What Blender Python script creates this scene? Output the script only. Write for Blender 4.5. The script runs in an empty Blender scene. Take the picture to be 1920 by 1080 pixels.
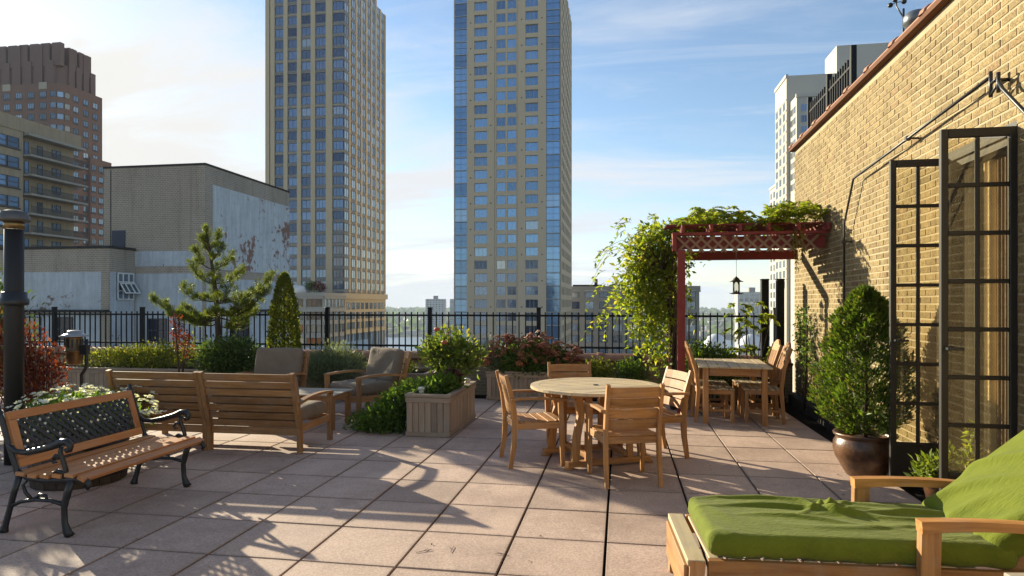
import bpy, bmesh, math, random
import numpy as np
from mathutils import Vector, Matrix, Euler
PI = math.pi
R = math.radians
rnd = random.Random(7)
rng = np.random.default_rng(11)
S = bpy.context.scene
COL = S.collection

# ------------------------------------------------------------------ camera, sky, sun, exposure
cam_d = bpy.data.cameras.new('camera'); cam = bpy.data.objects.new('camera', cam_d); COL.objects.link(cam)
cam.location = (0, 0, 1.565); cam.rotation_euler = (R(90), 0, 0.1662)
cam_d.sensor_width = 36; cam_d.lens = 36*1214/1920; cam_d.shift_y = 28/1920
cam_d.clip_start = 0.05; cam_d.clip_end = 20000
S.camera = cam
SUN_EL = R(16.3); SUN_AZ = math.atan2(-.815, .579)        # towards the sun: left and beyond
sd = bpy.data.lights.new('sun', 'SUN'); sun = bpy.data.objects.new('sun', sd); COL.objects.link(sun)
sd.energy = 5.0; sd.angle = R(0.53); sd.color = (1.0, .90, .66)
svec = Vector((math.sin(SUN_AZ)*math.cos(SUN_EL), math.cos(SUN_AZ)*math.cos(SUN_EL), math.sin(SUN_EL)))
sun.rotation_euler = svec.to_track_quat('Z', 'Y').to_euler()
sun.location = (-30, 20, 30)
S.view_settings.view_transform = 'Standard'; S.view_settings.look = 'None'
S.view_settings.exposure = 1.28; S.view_settings.gamma = 1; S.view_settings.use_curve_mapping = False
S.cycles.max_bounces = 8; S.cycles.transparent_max_bounces = 12
S.cycles.use_denoising = True
S.cycles.sample_clamp_indirect = 8

W = bpy.data.worlds.new('World'); S.world = W; W.use_nodes = True
nt = W.node_tree; nt.nodes.clear()
def wn(t, **k):
    n = nt.nodes.new(t)
    for a, b in k.items(): setattr(n, a, b)
    return n
def wmath(op, a, b=None, c=None):
    n = wn('ShaderNodeMath', operation=op)
    for i, v in enumerate((a, b, c)):
        if v is None: continue
        if isinstance(v, (int, float)): n.inputs[i].default_value = v
        else: nt.links.new(v, n.inputs[i])
    return n.outputs[0]
tc = wn('ShaderNodeTexCoord'); sx = wn('ShaderNodeSeparateXYZ'); nt.links.new(tc.outputs['Generated'], sx.inputs[0])
zc = wmath('MAXIMUM', sx.outputs[2], 0.012)
cv = wn('ShaderNodeCombineXYZ'); nt.links.new(sx.outputs[0], cv.inputs[0]); nt.links.new(sx.outputs[1], cv.inputs[1]); nt.links.new(zc, cv.inputs[2])
sky = wn('ShaderNodeTexSky', sky_type='NISHITA', sun_disc=False, sun_elevation=SUN_EL, sun_rotation=SUN_AZ,
         altitude=100, air_density=1.0, dust_density=0.25, ozone_density=2.0)
nt.links.new(cv.outputs[0], sky.inputs[0])
zd = wmath('ADD', zc, 0.16)
px = wmath('DIVIDE', sx.outputs[0], zd); py = wmath('DIVIDE', sx.outputs[1], zd)
pc = wn('ShaderNodeCombineXYZ'); nt.links.new(px, pc.inputs[0]); nt.links.new(py, pc.inputs[1])
mp = wn('ShaderNodeMapping'); mp.inputs['Rotation'].default_value = (0, 0, R(-24)); mp.inputs['Scale'].default_value = (.55, 1.5, 1); mp.inputs['Location'].default_value = (3.1, 1.2, 0)
nt.links.new(pc.outputs[0], mp.inputs[0])
n1 = wn('ShaderNodeTexNoise'); n1.inputs['Scale'].default_value = 1.1; n1.inputs['Detail'].default_value = 9; n1.inputs['Roughness'].default_value = .62; n1.inputs['Distortion'].default_value = .5
nt.links.new(mp.outputs[0], n1.inputs['Vector'])
mp2 = wn('ShaderNodeMapping'); mp2.inputs['Scale'].default_value = (.3, .45, 1); mp2.inputs['Location'].default_value = (.4, 5.3, 0); nt.links.new(pc.outputs[0], mp2.inputs[0])
n2 = wn('ShaderNodeTexNoise'); n2.inputs['Scale'].default_value = 1.0; n2.inputs['Detail'].default_value = 4; nt.links.new(mp2.outputs[0], n2.inputs['Vector'])
sdot = wn('ShaderNodeVectorMath', operation='DOT_PRODUCT'); nt.links.new(tc.outputs['Generated'], sdot.inputs[0]); sdot.inputs[1].default_value = svec
bank = wmath('MULTIPLY', wmath('POWER', wmath('MAXIMUM', sdot.outputs['Value'], 0.0), 2.2), .22)
low = wmath('MULTIPLY', wmath('SUBTRACT', 1.0, wmath('MINIMUM', wmath('MULTIPLY', zc, 3.2), 1.0)), .13)
dens = wmath('ADD', wmath('ADD', wmath('MULTIPLY', n1.outputs[0], .85), wmath('MULTIPLY', n2.outputs[0], .55)), wmath('ADD', bank, low))
cmask = wn('ShaderNodeMapRange', interpolation_type='SMOOTHSTEP'); cmask.inputs['From Min'].default_value = .76; cmask.inputs['From Max'].default_value = 1.02; cmask.inputs['To Max'].default_value = 1.0
nt.links.new(dens, cmask.inputs['Value'])
mp3 = wn('ShaderNodeMapping'); mp3.inputs['Rotation'].default_value = (0, 0, R(-38)); mp3.inputs['Scale'].default_value = (.9, 3.6, 1); mp3.inputs['Location'].default_value = (7.3, 2.2, 0); nt.links.new(pc.outputs[0], mp3.inputs[0])
n3 = wn('ShaderNodeTexNoise'); n3.inputs['Scale'].default_value = .9; n3.inputs['Detail'].default_value = 10; n3.inputs['Roughness'].default_value = .66; n3.inputs['Distortion'].default_value = .9; nt.links.new(mp3.outputs[0], n3.inputs['Vector'])
wis = wn('ShaderNodeMapRange', interpolation_type='SMOOTHSTEP'); wis.inputs['From Min'].default_value = .47; wis.inputs['From Max'].default_value = .78; wis.inputs['To Max'].default_value = .8; nt.links.new(n3.outputs[0], wis.inputs['Value'])
call = wmath('MAXIMUM', cmask.outputs[0], wis.outputs[0])
glow = wmath('POWER', wmath('MAXIMUM', sdot.outputs['Value'], 0.0), 5.0)
ccol = wn('ShaderNodeMix', data_type='RGBA'); nt.links.new(glow, ccol.inputs[0])
ccol.inputs[6].default_value = (4.1, 4.35, 4.75, 1); ccol.inputs[7].default_value = (4.75, 4.65, 4.4, 1)
mixc = wn('ShaderNodeMix', data_type='RGBA'); nt.links.new(call, mixc.inputs[0])
nt.links.new(sky.outputs[0], mixc.inputs[6]); nt.links.new(ccol.outputs[2], mixc.inputs[7])
bg = wn('ShaderNodeBackground'); bg.inputs['Strength'].default_value = 0.083
wo = wn('ShaderNodeOutputWorld'); nt.links.new(mixc.outputs[2], bg.inputs[0]); nt.links.new(bg.outputs[0], wo.inputs[0])

# ------------------------------------------------------------------ materials
MATS = {}
class NB:
    def __init__(s, name):
        s.m = bpy.data.materials.new(name); s.m.use_nodes = True; s.t = s.m.node_tree
        s.b = s.t.nodes['Principled BSDF']; s.out = s.t.nodes['Material Output']
    def n(s, typ, **k):
        n = s.t.nodes.new(typ)
        for a, v in k.items(): setattr(n, a, v)
        return n
    def l(s, a, b): s.t.links.new(a, b)
    def val(s, sock, v):
        if isinstance(v, (int, float, tuple)): sock.default_value = v
        else: s.l(v, sock)
    def math(s, op, a, b=None, clamp=False):
        n = s.n('ShaderNodeMath', operation=op, use_clamp=clamp); s.val(n.inputs[0], a)
        if b is not None: s.val(n.inputs[1], b)
        return n.outputs[0]
    def coord(s, scale=(1, 1, 1), rand=True, kind='Object'):
        c = s.n('ShaderNodeTexCoord'); m = s.n('ShaderNodeMapping'); m.inputs['Scale'].default_value = scale
        s.l(c.outputs[kind], m.inputs[0])
        if rand:
            oi = s.n('ShaderNodeObjectInfo'); k = s.math('MULTIPLY', oi.outputs['Random'], 37.0)
            cx = s.n('ShaderNodeCombineXYZ')
            for i in range(3): s.l(k, cx.inputs[i])
            s.l(cx.outputs[0], m.inputs['Location'])
        return m.outputs[0]
    def noise(s, vec, scale, detail=4, rough=.55, dist=0):
        n = s.n('ShaderNodeTexNoise'); s.l(vec, n.inputs['Vector']); n.inputs['Scale'].default_value = scale
        n.inputs['Detail'].default_value = detail; n.inputs['Roughness'].default_value = rough; n.inputs['Distortion'].default_value = dist
        return n.outputs[0]
    def ramp(s, f, stops):
        r = s.n('ShaderNodeValToRGB'); e = r.color_ramp.elements
        while len(e) < len(stops): e.new(.5)
        for i, (p, c) in enumerate(stops): e[i].position = p; e[i].color = (*c, 1) if len(c) == 3 else c
        s.l(f, r.inputs[0]); return r.outputs[0]
    def mix(s, f, a, b, blend='MIX'):
        n = s.n('ShaderNodeMix', data_type='RGBA', blend_type=blend); s.val(n.inputs[0], f)
        for i, v in ((6, a), (7, b)):
            if isinstance(v, tuple): n.inputs[i].default_value = (*v, 1) if len(v) == 3 else v
            else: s.l(v, n.inputs[i])
        return n.outputs[2]
    def bump(s, h, dist=.002, strength=.6):
        n = s.n('ShaderNodeBump'); n.inputs['Distance'].default_value = dist; n.inputs['Strength'].default_value = strength
        s.l(h, n.inputs['Height']); s.l(n.outputs[0], s.b.inputs['Normal'])
    def set(s, col=None, rough=.6, spec=.5, metal=0):
        if col is not None: s.val(s.b.inputs['Base Color'], (*col, 1) if isinstance(col, tuple) and len(col) == 3 else col)
        s.val(s.b.inputs['Roughness'], rough); s.b.inputs['Specular IOR Level'].default_value = spec; s.b.inputs['Metallic'].default_value = metal
        return s.m
def cached(f):
    def g(*a):
        k = (f.__name__,) + a
        if k not in MATS: MATS[k] = f(*a)
        return MATS[k]
    return g
def scl(c, k): return tuple(x*k for x in c)

@cached
def wood(kind, ax='x'):
    pal = dict(teak=((.23, .095, .026), (.50, .245, .075), (.36, .165, .05)), pale=((.40, .29, .16), (.60, .46, .28), (.50, .38, .22)),
               grey=((.21, .17, .125), (.37, .31, .24), (.30, .25, .19)), cedar=((.22, .155, .105), (.36, .265, .185), (.29, .21, .145)),
               orange=((.32, .12, .035), (.52, .23, .075), (.42, .17, .05)), dark=((.03, .018, .011), (.06, .036, .02), (.042, .025, .015)),
               sofa=((.19, .085, .027), (.43, .21, .075), (.30, .14, .048)))[kind]
    N = NB('wood_' + kind + '_' + ax)
    sc = {'x': (2.2, 30, 30), 'y': (30, 2.2, 30), 'z': (30, 30, 2.2)}[ax]
    v = N.coord(sc); a = N.noise(v, 1.0, 6, .6, .6)
    v2 = N.coord(tuple(x*.12 for x in sc)); b = N.noise(v2, 1.6, 3)
    c = N.ramp(a, [(.28, pal[0]), (.5, pal[2]), (.74, pal[1])])
    oi = N.n('ShaderNodeObjectInfo'); k = N.math('ADD', N.math('MULTIPLY', oi.outputs['Random'], .45), .62)
    k = N.math('ADD', k, N.math('MULTIPLY', b, .32))
    hs = N.n('ShaderNodeHueSaturation'); N.l(k, hs.inputs['Value']); N.l(c, hs.inputs['Color'])
    gm = N.ramp(N.noise(N.coord((3, 3, 3)), 1.3, 7, .7), [(.46, (0, 0, 0)), (.68, (1, 1, 1))])
    c2 = N.mix(N.math('MULTIPLY', gm, .5 if kind in ('pale', 'grey', 'cedar') else .28), hs.outputs[0], scl((.36, .31, .25), .9 if kind != 'dark' else .4))
    N.bump(a, .0015, .5)
    return N.set(c2, N.math('ADD', N.math('MULTIPLY', a, .3), .42), .4)
@cached
def plain(name, col, rough=.6, spec=.5, metal=0.0, var=.25, scale=6.0, bump=0.0):
    N = NB(name); a = N.noise(N.coord(), scale, 5)
    k = N.math('ADD', N.math('MULTIPLY', a, var*2), 1-var)
    hs = N.n('ShaderNodeHueSaturation'); hs.inputs['Color'].default_value = (*col, 1); N.l(k, hs.inputs['Value'])
    if bump: N.bump(N.noise(N.coord(), scale*12, 3), bump, .5)
    return N.set(hs.outputs[0], rough, spec, metal)
@cached
def leafmat(name, c0, c1, trans=.45, third=None):
    N = NB(name); g = N.n('ShaderNodeNewGeometry'); r = g.outputs['Random Per Island']
    st = [(0, c0), (.75, c1)] + ([(1, third)] if third else [(1, scl(c1, 1.35))])
    c = N.ramp(r, st); N.set(c, .5, .35)
    tr = N.n('ShaderNodeBsdfTranslucent'); N.l(N.mix(1.0, c, (1.5, 1.5, .7), 'MULTIPLY'), tr.inputs[0])
    mx = N.n('ShaderNodeMixShader'); mx.inputs[0].default_value = trans
    N.l(N.b.outputs[0], mx.inputs[1]); N.l(tr.outputs[0], mx.inputs[2]); N.l(mx.outputs[0], N.out.inputs[0])
    return N.m
@cached
def glass_far(name, c0, c1, pale=.965):
    N = NB(name); oi = N.n('ShaderNodeObjectInfo'); g = N.n('ShaderNodeNewGeometry')
    r = N.math('FRACT', N.math('ADD', oi.outputs['Random'], N.math('MULTIPLY', g.outputs['Random Per Island'], 3.7)))
    c = N.ramp(r, [(0, c0), (.55, c1), (pale, scl(c1, 1.2)), (min(.999, pale+.02), (.40, .42, .43))])
    wob = N.noise(N.coord((.5, .5, .5)), 1.2, 2)
    N.bump(wob, .05, .25)
    return N.set(c, .08, .7, .55)
@cached
def stone(name, col, col2, sc=.8, joint=0.0):
    N = NB(name); a = N.noise(N.coord((1, 1, .35), False), sc, 6, .6); b = N.noise(N.coord((1, 1, 1), False), sc*25, 3)
    c = N.mix(a, col, col2); c = N.mix(N.math('MULTIPLY', b, .3), c, scl(col, .6))
    N.bump(b, .01, .3)
    return N.set(c, .85, .3)
@cached
def paint_peel(name, under0, under1, paint, thr, bs=14.0):
    """weathered whitewash over brick: ragged holes show the brick courses"""
    N = NB(name); v = N.coord((1, 1, 1), False)
    big = N.noise(v, .35, 3); fine = N.noise(v, 2.2, 8, .7)
    m = N.math('ADD', N.math('MULTIPLY', big, .6), N.math('MULTIPLY', fine, .5))
    mk = N.ramp(m, [(thr, (0, 0, 0)), (thr+.03, (1, 1, 1))])
    c = N.n('ShaderNodeTexCoord'); sp = N.n('ShaderNodeSeparateXYZ'); N.l(c.outputs['Object'], sp.inputs[0])
    cb = N.n('ShaderNodeCombineXYZ'); N.l(N.math('ADD', sp.outputs[0], sp.outputs[1]), cb.inputs[0]); N.l(sp.outputs[2], cb.inputs[1])
    br = N.n('ShaderNodeTexBrick'); N.l(cb.outputs[0], br.inputs[0]); br.inputs['Scale'].default_value = bs/3; br.inputs['Color1'].default_value = (*under0, 1); br.inputs['Color2'].default_value = (*under1, 1); br.inputs['Mortar'].default_value = (.16, .14, .12, 1)
    br.inputs['Mortar Size'].default_value = .012
    st = N.noise(N.coord((3, 3, .25), False), 1.5, 6, .65)
    pcol = N.mix(st, scl(paint, .42), scl(paint, 1.12)); gr = N.ramp(N.noise(N.coord((.6, .6, .6), False), 1.7, 8, .75), [(.45, (0, 0, 0)), (.7, (1, 1, 1))]); pcol = N.mix(N.math('MULTIPLY', gr, .5), pcol, scl(paint, .45))
    N.bump(N.math('ADD', mk, fine), .01, .4)
    return N.set(N.mix(mk, pcol, br.outputs[0]), .85, .3)
@cached
def far_brick(name, c1, c2, mortar, sc=5.0):
    N = NB(name); c = N.n('ShaderNodeTexCoord'); sp = N.n('ShaderNodeSeparateXYZ'); N.l(c.outputs['Object'], sp.inputs[0])
    cb = N.n('ShaderNodeCombineXYZ'); N.l(N.math('ADD', sp.outputs[0], sp.outputs[1]), cb.inputs[0]); N.l(sp.outputs[2], cb.inputs[1])
    br = N.n('ShaderNodeTexBrick'); N.l(cb.outputs[0], br.inputs[0]); br.inputs['Scale'].default_value = sc
    br.inputs['Color1'].default_value = (*c1, 1); br.inputs['Color2'].default_value = (*c2, 1); br.inputs['Mortar'].default_value = (*mortar, 1); br.inputs['Mortar Size'].default_value = .03
    a = N.noise(N.coord((1, 1, .5), False), .5, 6, .6)
    sk = N.noise(N.coord((1.6, 1.6, .12), False), 1.2, 7, .7); col = N.mix(N.math('MULTIPLY', a, .6), br.outputs[0], scl(c1, .5)); col = N.mix(N.math('MULTIPLY', N.ramp(sk, [(.5, (0, 0, 0)), (.72, (1, 1, 1))]), .45), col, scl(c1, .35))
    return N.set(col, .9, .2)
def paver_mat():
    N = NB('paver_concrete'); v = N.coord((1, 1, 1)); a = N.noise(v, 70, 8, .85); b = N.noise(v, 3.2, 8, .7); c = N.noise(v, 40, 4)
    oi = N.n('ShaderNodeObjectInfo'); gi = N.n('ShaderNodeNewGeometry')
    r = N.math('FRACT', N.math('ADD', N.math('MULTIPLY', oi.outputs['Random'], 7.7), gi.outputs['Random Per Island']))
    col = N.ramp(a, [(.34, (.27, .18, .14)), (.5, (.45, .322, .255)), (.66, (.62, .47, .385))])
    k = N.math('ADD', N.math('ADD', .62, N.math('MULTIPLY', b, .50)), N.math('MULTIPLY', r, .26))
    hs = N.n('ShaderNodeHueSaturation'); N.l(col, hs.inputs['Color']); N.l(k, hs.inputs['Value'])
    st = N.ramp(N.noise(v, 2.3, 8, .75), [(.57, (0, 0, 0)), (.70, (1, 1, 1))])
    c2 = N.mix(N.math('MULTIPLY', st, .36), hs.outputs[0], (.21, .16, .125))
    lt = N.ramp(N.noise(v, 3.1, 6, .7), [(.60, (0, 0, 0)), (.72, (1, 1, 1))]); c2 = N.mix(N.math('MULTIPLY', lt, .3), c2, (.62, .52, .43))
    wst = N.ramp(N.noise(gi.outputs['Position'], .9, 8, .68), [(.38, (.80, .78, .77)), (.54, (1, 1, 1)), (.70, (1.09, 1.08, 1.06))]); c2 = N.mix(1.0, c2, wst, 'MULTIPLY')
    tc_ = N.n('ShaderNodeTexCoord'); sp = N.n('ShaderNodeSeparateXYZ'); N.l(tc_.outputs['Object'], sp.inputs[0])
    ed = N.math('MAXIMUM', N.math('ABSOLUTE', sp.outputs[0]), N.math('ABSOLUTE', sp.outputs[1])); ed = N.math('ADD', ed, N.math('MULTIPLY', N.math('SUBTRACT', b, .5), .05))
    em = N.ramp(ed, [(.268, (0, 0, 0)), (.30, (1, 1, 1))]); inside = N.math('LESS_THAN', ed, .34)
    c2 = N.mix(N.math('MULTIPLY', N.math('MULTIPLY', em, inside), .30), c2, (.15, .115, .09))
    N.bump(N.math('ADD', a, c), .0018, .6)
    return N.set(c2, .78, .35)
def brick_mat():
    N = NB('tan_brick'); g = N.n('ShaderNodeNewGeometry'); oi = N.n('ShaderNodeObjectInfo')
    r = N.math('FRACT', N.math('ADD', g.outputs['Random Per Island'], N.math('MULTIPLY', oi.outputs['Random'], 5.3)))
    v = N.coord((1, 1, 1)); a = N.noise(v, 85, 5, .75); b = N.noise(v, 22, 4)
    base = N.ramp(r, [(0, (.205, .148, .070)), (.35, (.25, .185, .088)), (.7, (.285, .213, .105)), (.92, (.25, .178, .085)), (1, (.22, .14, .068))])
    sp = N.ramp(a, [(.38, (.16, .15, .12)), (.50, (1, 1, 1)), (.66, (1.25, 1.22, 1.12))])
    sp2 = N.ramp(b, [(.3, (.75, .75, .75)), (.6, (1.08, 1.08, 1.08))])
    gp = N.n('ShaderNodeMapping'); gp.inputs['Scale'].default_value = (1, 2.2, .35); N.l(g.outputs['Position'], gp.inputs[0])
    soot = N.ramp(N.noise(gp.outputs[0], 1.1, 8, .7), [(.34, (.72, .69, .64)), (.52, (1.04, 1.03, 1.0)), (.72, (1.2, 1.18, 1.12))])
    c = N.mix(1.0, N.mix(1.0, N.mix(.8, base, sp, 'MULTIPLY'), sp2, 'MULTIPLY'), soot, 'MULTIPLY')
    N.bump(a, .004, .9)
    return N.set(c, .85, .3)
def fabric(name, c0, c1, scale=900):
    N = NB(name); v = N.coord((1, 1, 1)); a = N.noise(v, scale, 2); b = N.noise(v, 6, 8, .7); d = N.noise(N.coord((1, 3.2, 1)), 16, 7, .6, 1.2)
    c = N.mix(N.ramp(b, [(.3, (0, 0, 0)), (.7, (1, 1, 1))]), c0, c1); N.bump(N.math('ADD', N.math('MULTIPLY', a, .05), d), .016, .5)
    m = N.set(c, .88, .15); N.b.inputs['Sheen Weight'].default_value = .08
    return m
def clear_glass(wire=False):
    N = NB('wired_glass' if wire else 'clear_glass')
    tr = N.n('ShaderNodeBsdfTransparent'); gl = N.n('ShaderNodeBsdfGlossy'); gl.inputs['Roughness'].default_value = .03
    tr.inputs[0].default_value = (.93, .90, .80, 1)
    fr = N.n('ShaderNodeFresnel'); fr.inputs[0].default_value = 1.5
    mx = N.n('ShaderNodeMixShader'); N.l(N.math('ADD', N.math('MULTIPLY', fr.outputs[0], 1.2), .02), mx.inputs[0]); N.l(tr.outputs[0], mx.inputs[1]); N.l(gl.outputs[0], mx.inputs[2])
    last = mx.outputs[0]
    if wire:
        c = N.n('ShaderNodeTexCoord'); sp = N.n('ShaderNodeSeparateXYZ'); N.l(c.outputs['Object'], sp.inputs[0])
        def line(sgn):
            q = N.math('ADD', N.math('MULTIPLY', sp.outputs[0], 1.6*sgn), sp.outputs[2]); q = N.math('FRACT', N.math('MULTIPLY', q, 34.0))
            return N.math('LESS_THAN', q, .07)
        w = N.math('MAXIMUM', line(1), line(-1))
        df = N.n('ShaderNodeBsdfDiffuse'); df.inputs[0].default_value = (.42, .38, .30, 1)
        dust = N.n('ShaderNodeMixShader'); N.l(N.math('MULTIPLY', w, .28), dust.inputs[0])
        N.l(last, dust.inputs[1]); N.l(df.outputs[0], dust.inputs[2]); last = dust.outputs[0]
        d2 = N.n('ShaderNodeMixShader'); d2.inputs[0].default_value = .02; N.l(last, d2.inputs[1]); N.l(df.outputs[0], d2.inputs[2]); last = d2.outputs[0]
    N.l(last, N.out.inputs[0]); return N.m
def water_mat():
    N = NB('river_water'); N.bump(N.noise(N.coord((.02, .05, 1), False), 4, 6), .6, .5)
    return N.set((.08, .13, .19), .35, .4)
def city_mat():
    N = NB('city_ground'); a = N.noise(N.coord((.01, .01, .01), False), 3, 8, .7)
    return N.set(N.ramp(a, [(.3, (.06, .06, .055)), (.5, (.12, .11, .10)), (.7, (.20, .19, .18))]), .9, .2)
PAVER, BRICK = paver_mat(), brick_mat()
TAUPE = fabric('taupe_cushion', (.165, .122, .084), (.215, .163, .115))
GREEN = fabric('green_cushion', (.095, .118, .009), (.135, .160, .013))
GLASS, WGLASS = clear_glass(), clear_glass(True)
IRON = plain('black_iron', (.012, .012, .014), .42, .5, 0.0, .3, 20, .001)
FENCE = plain('black_fence_paint', (.007, .0075, .009), .5, .2, 0.0, .2, 8)
STEEL = plain('dark_bronze_steel', (.014, .011, .009), .5, .5, 0.0, .3, 10, .001)
MEMB = plain('dark_roof_membrane', (.035, .032, .03), .85, .3, 0.0, .4, 5, .003)
RED = plain('red_stained_timber', (.20, .028, .022), .6, .35, 0.0, .35, 14, .002)
SOIL = plain('potting_soil', (.03, .02, .014), .95, .1, 0.0, .5, 30, .01)
MORTAR = plain('pale_mortar', (.36, .295, .19), .9, .2, 0.0, .35, 4, .002)
TERRA = plain('terracotta_coping', (.33, .17, .11), .75, .3, 0.0, .35, 9, .002)
BARK = plain('bark', (.075, .052, .037), .9, .2, 0.0, .5, 40, .004)

# ------------------------------------------------------------------ mesh helpers
def np_mesh(name, v, f, mats=(), mi=None, smooth=False):
    me = bpy.data.meshes.new(name); v = np.asarray(v, float)
    if isinstance(f, np.ndarray):
        k = f.shape[1]; me.vertices.add(len(v)); me.vertices.foreach_set('co', v.astype(np.float32).ravel())
        me.loops.add(f.size); me.polygons.add(len(f)); me.loops.foreach_set('vertex_index', f.astype(np.int32).ravel())
        me.polygons.foreach_set('loop_start', np.arange(0, f.size, k, dtype=np.int32)); me.polygons.foreach_set('loop_total', np.full(len(f), k, np.int32))
    else:
        me.from_pydata([tuple(p) for p in v], [], f)
    for m in mats: me.materials.append(m)
    if mi is not None: me.polygons.foreach_set('material_index', np.asarray(mi, np.int32))
    if smooth: me.polygons.foreach_set('use_smooth', np.ones(len(me.polygons), bool))
    me.update(calc_edges=True); me.validate()
    return me
def link(name, me, mat=None, parent=None, mtx=None, kind=None):
    o = bpy.data.objects.new(name, me); COL.objects.link(o)
    if mat is not None and me is not None and not me.materials: me.materials.append(mat)
    if parent is not None: o.parent = parent
    if mtx is not None: o.matrix_local = mtx
    if kind: o['kind'] = kind
    return o
def tag(o, label, cat, group=None):
    o['label'] = label; o['category'] = cat
    if group: o['group'] = group
    return o
def thing(name, label, cat, loc=(0, 0, 0), rz=0, group=None):
    o = bpy.data.objects.new(name, None); COL.objects.link(o); o.location = loc; o.rotation_euler = (0, 0, rz)
    o.empty_display_size = .1
    return tag(o, label, cat, group)
def struct(name, me, mat=None, parent=None):
    o = link(name, me, mat, parent); o['kind'] = 'structure'; return o
def dup(o, loc, rz, label=None, parent=None):
    c = o.copy(); COL.objects.link(c)
    if parent is None:
        c.location = loc; c.rotation_euler = (0, 0, rz)
        if label: c['label'] = label
    else:
        c.parent = parent
    for ch in list(o.children): dup(ch, None, None, None, c)
    return c
CH = {}
def chbox(lx, ly, lz, b=.003, mat=None):
    """box centred on its origin with chamfered edges (44 triangles)"""
    key = (round(lx, 4), round(ly, 4), round(lz, 4), round(b, 4), mat.name if mat else '')
    if key in CH: return CH[key]
    h = (lx/2, ly/2, lz/2); b = min(b, min(h)*.6); v = []; idx = {}
    for sx_ in (-1, 1):
        for sy in (-1, 1):
            for sz in (-1, 1):
                s = (sx_, sy, sz)
                for a in range(3):
                    idx[(s, a)] = len(v); v.append(tuple(s[i]*(h[i] - (0 if i == a else b)) for i in range(3)))
    f = []
    def out(q):
        p = [Vector(v[i]) for i in q]; n = (p[1]-p[0]).cross(p[2]-p[0]); c = sum(p, Vector())/len(p)
        return q if n.dot(c) > 0 else q[::-1]
    for a in range(3):
        o1, o2 = [i for i in range(3) if i != a]
        for s0 in (-1, 1):
            q = []
            for t1, t2 in ((-1, -1), (1, -1), (1, 1), (-1, 1)):
                s = [0]*3; s[a] = s0; s[o1] = t1; s[o2] = t2; q.append(idx[(tuple(s), a)])
            f.append(out(q))
        for t1 in (-1, 1):
            for t2 in (-1, 1):
                s = [0]*3; s[o1] = t1; s[o2] = t2; q = []
                for k in (-1, 1):
                    s[a] = k; q += [idx[(tuple(s), o1)], idx[(tuple(s), o2)]] if k < 0 else [idx[(tuple(s), o2)], idx[(tuple(s), o1)]]
                f.append(out(q))
    for sx_ in (-1, 1):
        for sy in (-1, 1):
            for sz in (-1, 1):
                s = (sx_, sy, sz); f.append(out([idx[(s, 0)], idx[(s, 1)], idx[(s, 2)]]))
    me = np_mesh('box', v, f)
    if mat: me.materials.append(mat)
    CH[key] = me; return me
def board(parent, name, p0, p1, w, t, mat, up=(0, 0, 1), b=.003):
    """timber from p0 to p1, local x along it; w = size across 'up', t = size along 'up'"""
    p0, p1, up = Vector(p0), Vector(p1), Vector(up); x = (p1-p0); L = x.length; x.normalize()
    y = up.cross(x)
    if y.length < 1e-4: y = Vector((0, 1, 0)).cross(x)
    y.normalize(); z = x.cross(y)
    m = Matrix((x, y, z)).transposed().to_4x4(); m.translation = (p0+p1)/2
    return link(name, chbox(L, w, t, b, mat), None, parent, m)
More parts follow.
